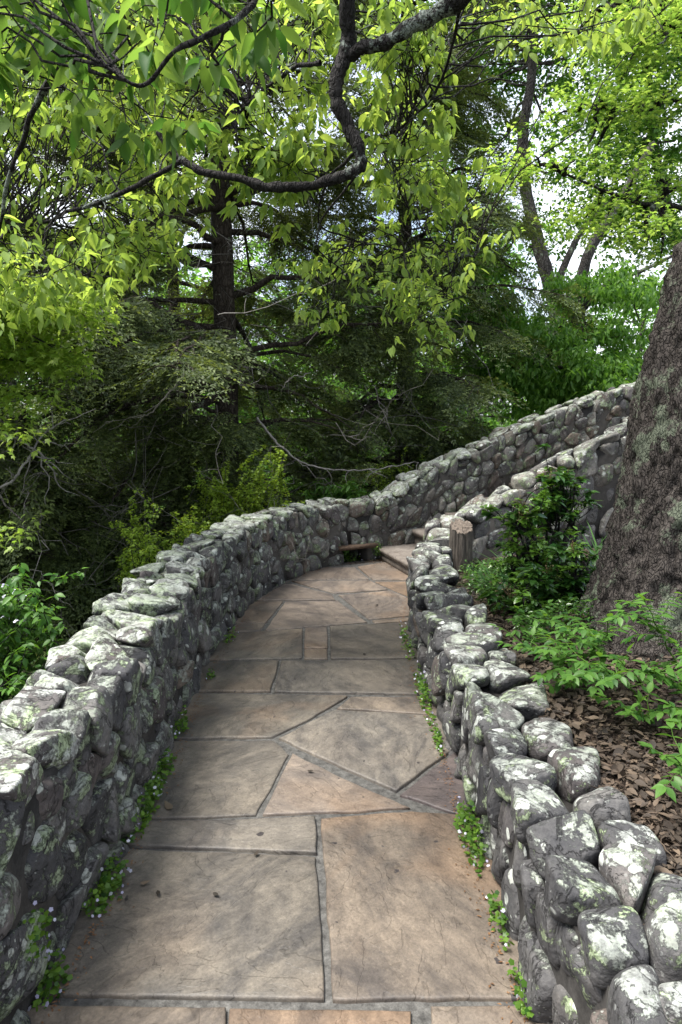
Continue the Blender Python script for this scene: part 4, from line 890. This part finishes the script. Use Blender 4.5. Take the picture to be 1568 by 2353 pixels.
crown_leaves(mb, OVAL, np.column_stack([x, y, ter(x, y) + rng.uniform(.02, .3, len(x))]), 6, .07, .08, .1)
tag(mb.build('undergrowth', M_hem), 'dim green undergrowth on the woodland floor beyond the wall', 'undergrowth', kind='stuff')

# toadflax clumps along the foot of the walls
def weed(label, px, py, n, sx, sy, sz, z=0.02, on=None):
    c = ground(px, py, z) if on is None else on
    t = thing('flowering_weed', label, 'plant', c, 'ivy-leaved weeds at the foot of the walls'); fo = MB(); fl = MB()
    n = int(n * 1.2); sy *= 1.3; c = np.array(c) + ([.03 if c[0] < 0 else -.03, 0, .02] if on is None else [0, 0, 0])
    u = norm(rng.normal(size=(n, 3))) * rng.uniform(0, 1, (n, 1)) ** .4; p = c + u * [sx, sy, sz]; p[:, 2] = np.maximum(p[:, 2], .02)
    scatter(fo, ROUND, p, rng.normal(size=(n, 3)) * [1, 1, .4] + [0, -.4, 0], np.array([0, -.25, 1]) + rng.normal(size=(n, 3)) * .4, rng.uniform(.008, .021, n), np.clip(rng.normal(.5, .3, n), 0, 1))
    m = max(2, n // 14); q = c + norm(rng.normal(size=(m, 3))) * [sx, sy, sz] * 1.05; q[:, 2] = np.maximum(q[:, 2], .03)
    scatter(fl, ROUND, q, rng.normal(size=(m, 3)), np.array([0, -.8, .7]) + rng.normal(size=(m, 3)) * .3, rng.uniform(.008, .014, m), rng.uniform(0, 1, m))
    fo.build('leaves', M_weed, t); fl.build('petals', M_flower, t)
for l, px, py, n, sx, sy, sz in [
    ('white-flowered weed clump nearest the camera at the foot of the left wall', 88, 2268, 110, .05, .06, .07), ('dense white-flowered weed clump at the left wall foot beside the big grey slab', 225, 2040, 240, .06, .11, .07),
    ('small weed tuft on the left wall foot above the dense clump', 250, 1955, 50, .02, .06, .05), ('trailing weed strip at the left wall foot by the wide cracked joint', 318, 1870, 260, .04, .17, .07), ('weed tuft climbing the left wall beside the rippled slab', 352, 1790, 190, .035, .16, .08),
    ('weed tuft at the left wall foot where the slabs narrow', 402, 1672, 120, .035, .12, .07), ('tiny weed tuft at the left wall foot by the middle slabs', 474, 1555, 36, .03, .05, .04), ('tiny weed tuft at the left wall foot just before the bend', 520, 1468, 60, .05, .14, .05),
    ('thick blue-flowered weed clump at the foot of the right wall', 1100, 1930, 260, .04, .16, .09), ('thin weed strand at the foot of the right wall close to the camera', 1165, 2120, 60, .02, .10, .05), ('sparse weed strand at the right wall foot nearest the camera', 1222, 2290, 50, .02, .07, .04),
    ('weed strip at the right wall foot halfway to the bend', 985, 1600, 220, .035, .30, .10), ('weed tuft at the right wall foot beside the purple slab', 1018, 1705, 80, .02, .14, .07), ('weed tuft at the far end of the right wall foot', 945, 1480, 110, .04, .30, .06)]: weed(l, px, py, n, sx, sy, sz)
weed('weed tuft sprouting by the drain opening in the bend of the wall', 868, 1262, 90, .07, .05, .10, on=ground(865, 1287) + [0, -.06, .14])
weed('yellowish weed clinging to the left wall at the picture edge', 0, 0, 70, .03, .05, .08, on=np.array([-.80, 1.62, .24]))
weed('dark green plant inside the drain opening under the wooden board', 0, 0, 80, .12, .06, .08, on=pl(np.array([[s_hole, .1, .05]]))[0])

# stump post
sb = at(1058, 1290, 5.95); sz0 = float(bedz(sb[0], sb[1])) - .1; stt = at(1050, 1210, 5.95)[2]
t = thing('tree_stump', 'dark weathered wooden post stump with rough cut top behind the end of the low wall', 'stump', (sb[0], sb[1], sz0))
nu, nv = 72, 40; th = np.arange(nu) * 2 * np.pi / nu; zz = np.linspace(sz0, stt, nv); V = []
for z in zz:
    f = (z - sz0) / (stt - sz0); r_ = .098 * (1 + .10 * (1 - f)) ; q = np.stack([np.cos(th) * 3, np.sin(th) * 3, np.full(nu, z * .8)], 1)
    rr_ = r_ * (1 + .10 * fbm(q, 3, 5) - .16 * np.exp(-(np.abs(fbm(q * [2.2, 2.2, .7], 3, 9)) / .08) ** 2)); V.append(np.stack([sb[0] + rr_ * np.cos(th), sb[1] + rr_ * np.sin(th), z + (.045 * np.sin(th) + .02 * fbm(q * 2, 3, 8)) * f], 1))
mb = MB(); Vs = np.vstack(V); i = np.arange(nv - 1)[:, None] * nu; j = np.arange(nu)[None]; k = (j + 1) % nu
mb.add(Vs, np.stack([i + j, i + k, i + nu + k, i + nu + j], -1).reshape(-1, 4)); mb.build('trunk', M_wood, t, True)
mb = MB(); rings = []
for f in np.linspace(1.04, 0, 14):
    q = V[-1] * 1.0; c0 = q.mean(0); q = c0 + (q - c0) * f; q[:, 2] += .012 * fbm(q * 60, 3, 4) + .012 - .01 * f; rings.append(q)
mb.add(np.vstack(rings), (lambda i, j, k: np.stack([i + j, i + k, i + nu + k, i + nu + j], -1).reshape(-1, 4))(np.arange(13)[:, None] * nu, j, k)); mb.build('cut_top', M_cutw, t, True)

# fallen leaves lying on the slabs
for l, px, py, s_, ti in [('small pale fallen leaf near the left edge of the big grey slab', 322, 2028, .035, .9), ('curled brown fallen leaf on the joint left of the path centre', 585, 1965, .03, .1), ('dark fallen leaf in the middle of the big grey slab', 490, 2050, .028, .0), ('small dark leaf on the right slab before the bend', 835, 1501, .035, .0), ('dark leaf on the orange slab at the bend', 868, 1388, .05, .0), ('pale chip of bark on the left edge of the rippled slab', 395, 1858, .06, .95), ('tiny dark leaf on the triangular warm slab', 707, 1770, .03, .05), ('dark curled leaf near the left picture bottom', 362, 2045, .03, 0.0)]:
    c = ground(px, py, .024); mb = MB(); scatter(mb, OVAL, c[None], np.array([[rng.normal(), rng.normal(), 0]]), np.array([[.1, .1, -1.0]]), s_, ti)
    tag(mb.build('fallen_leaf', M_dleaf), l, 'leaf', 'fallen leaves on the path')
print('tris', sum(len(m.polygons) for m in bpy.data.meshes))
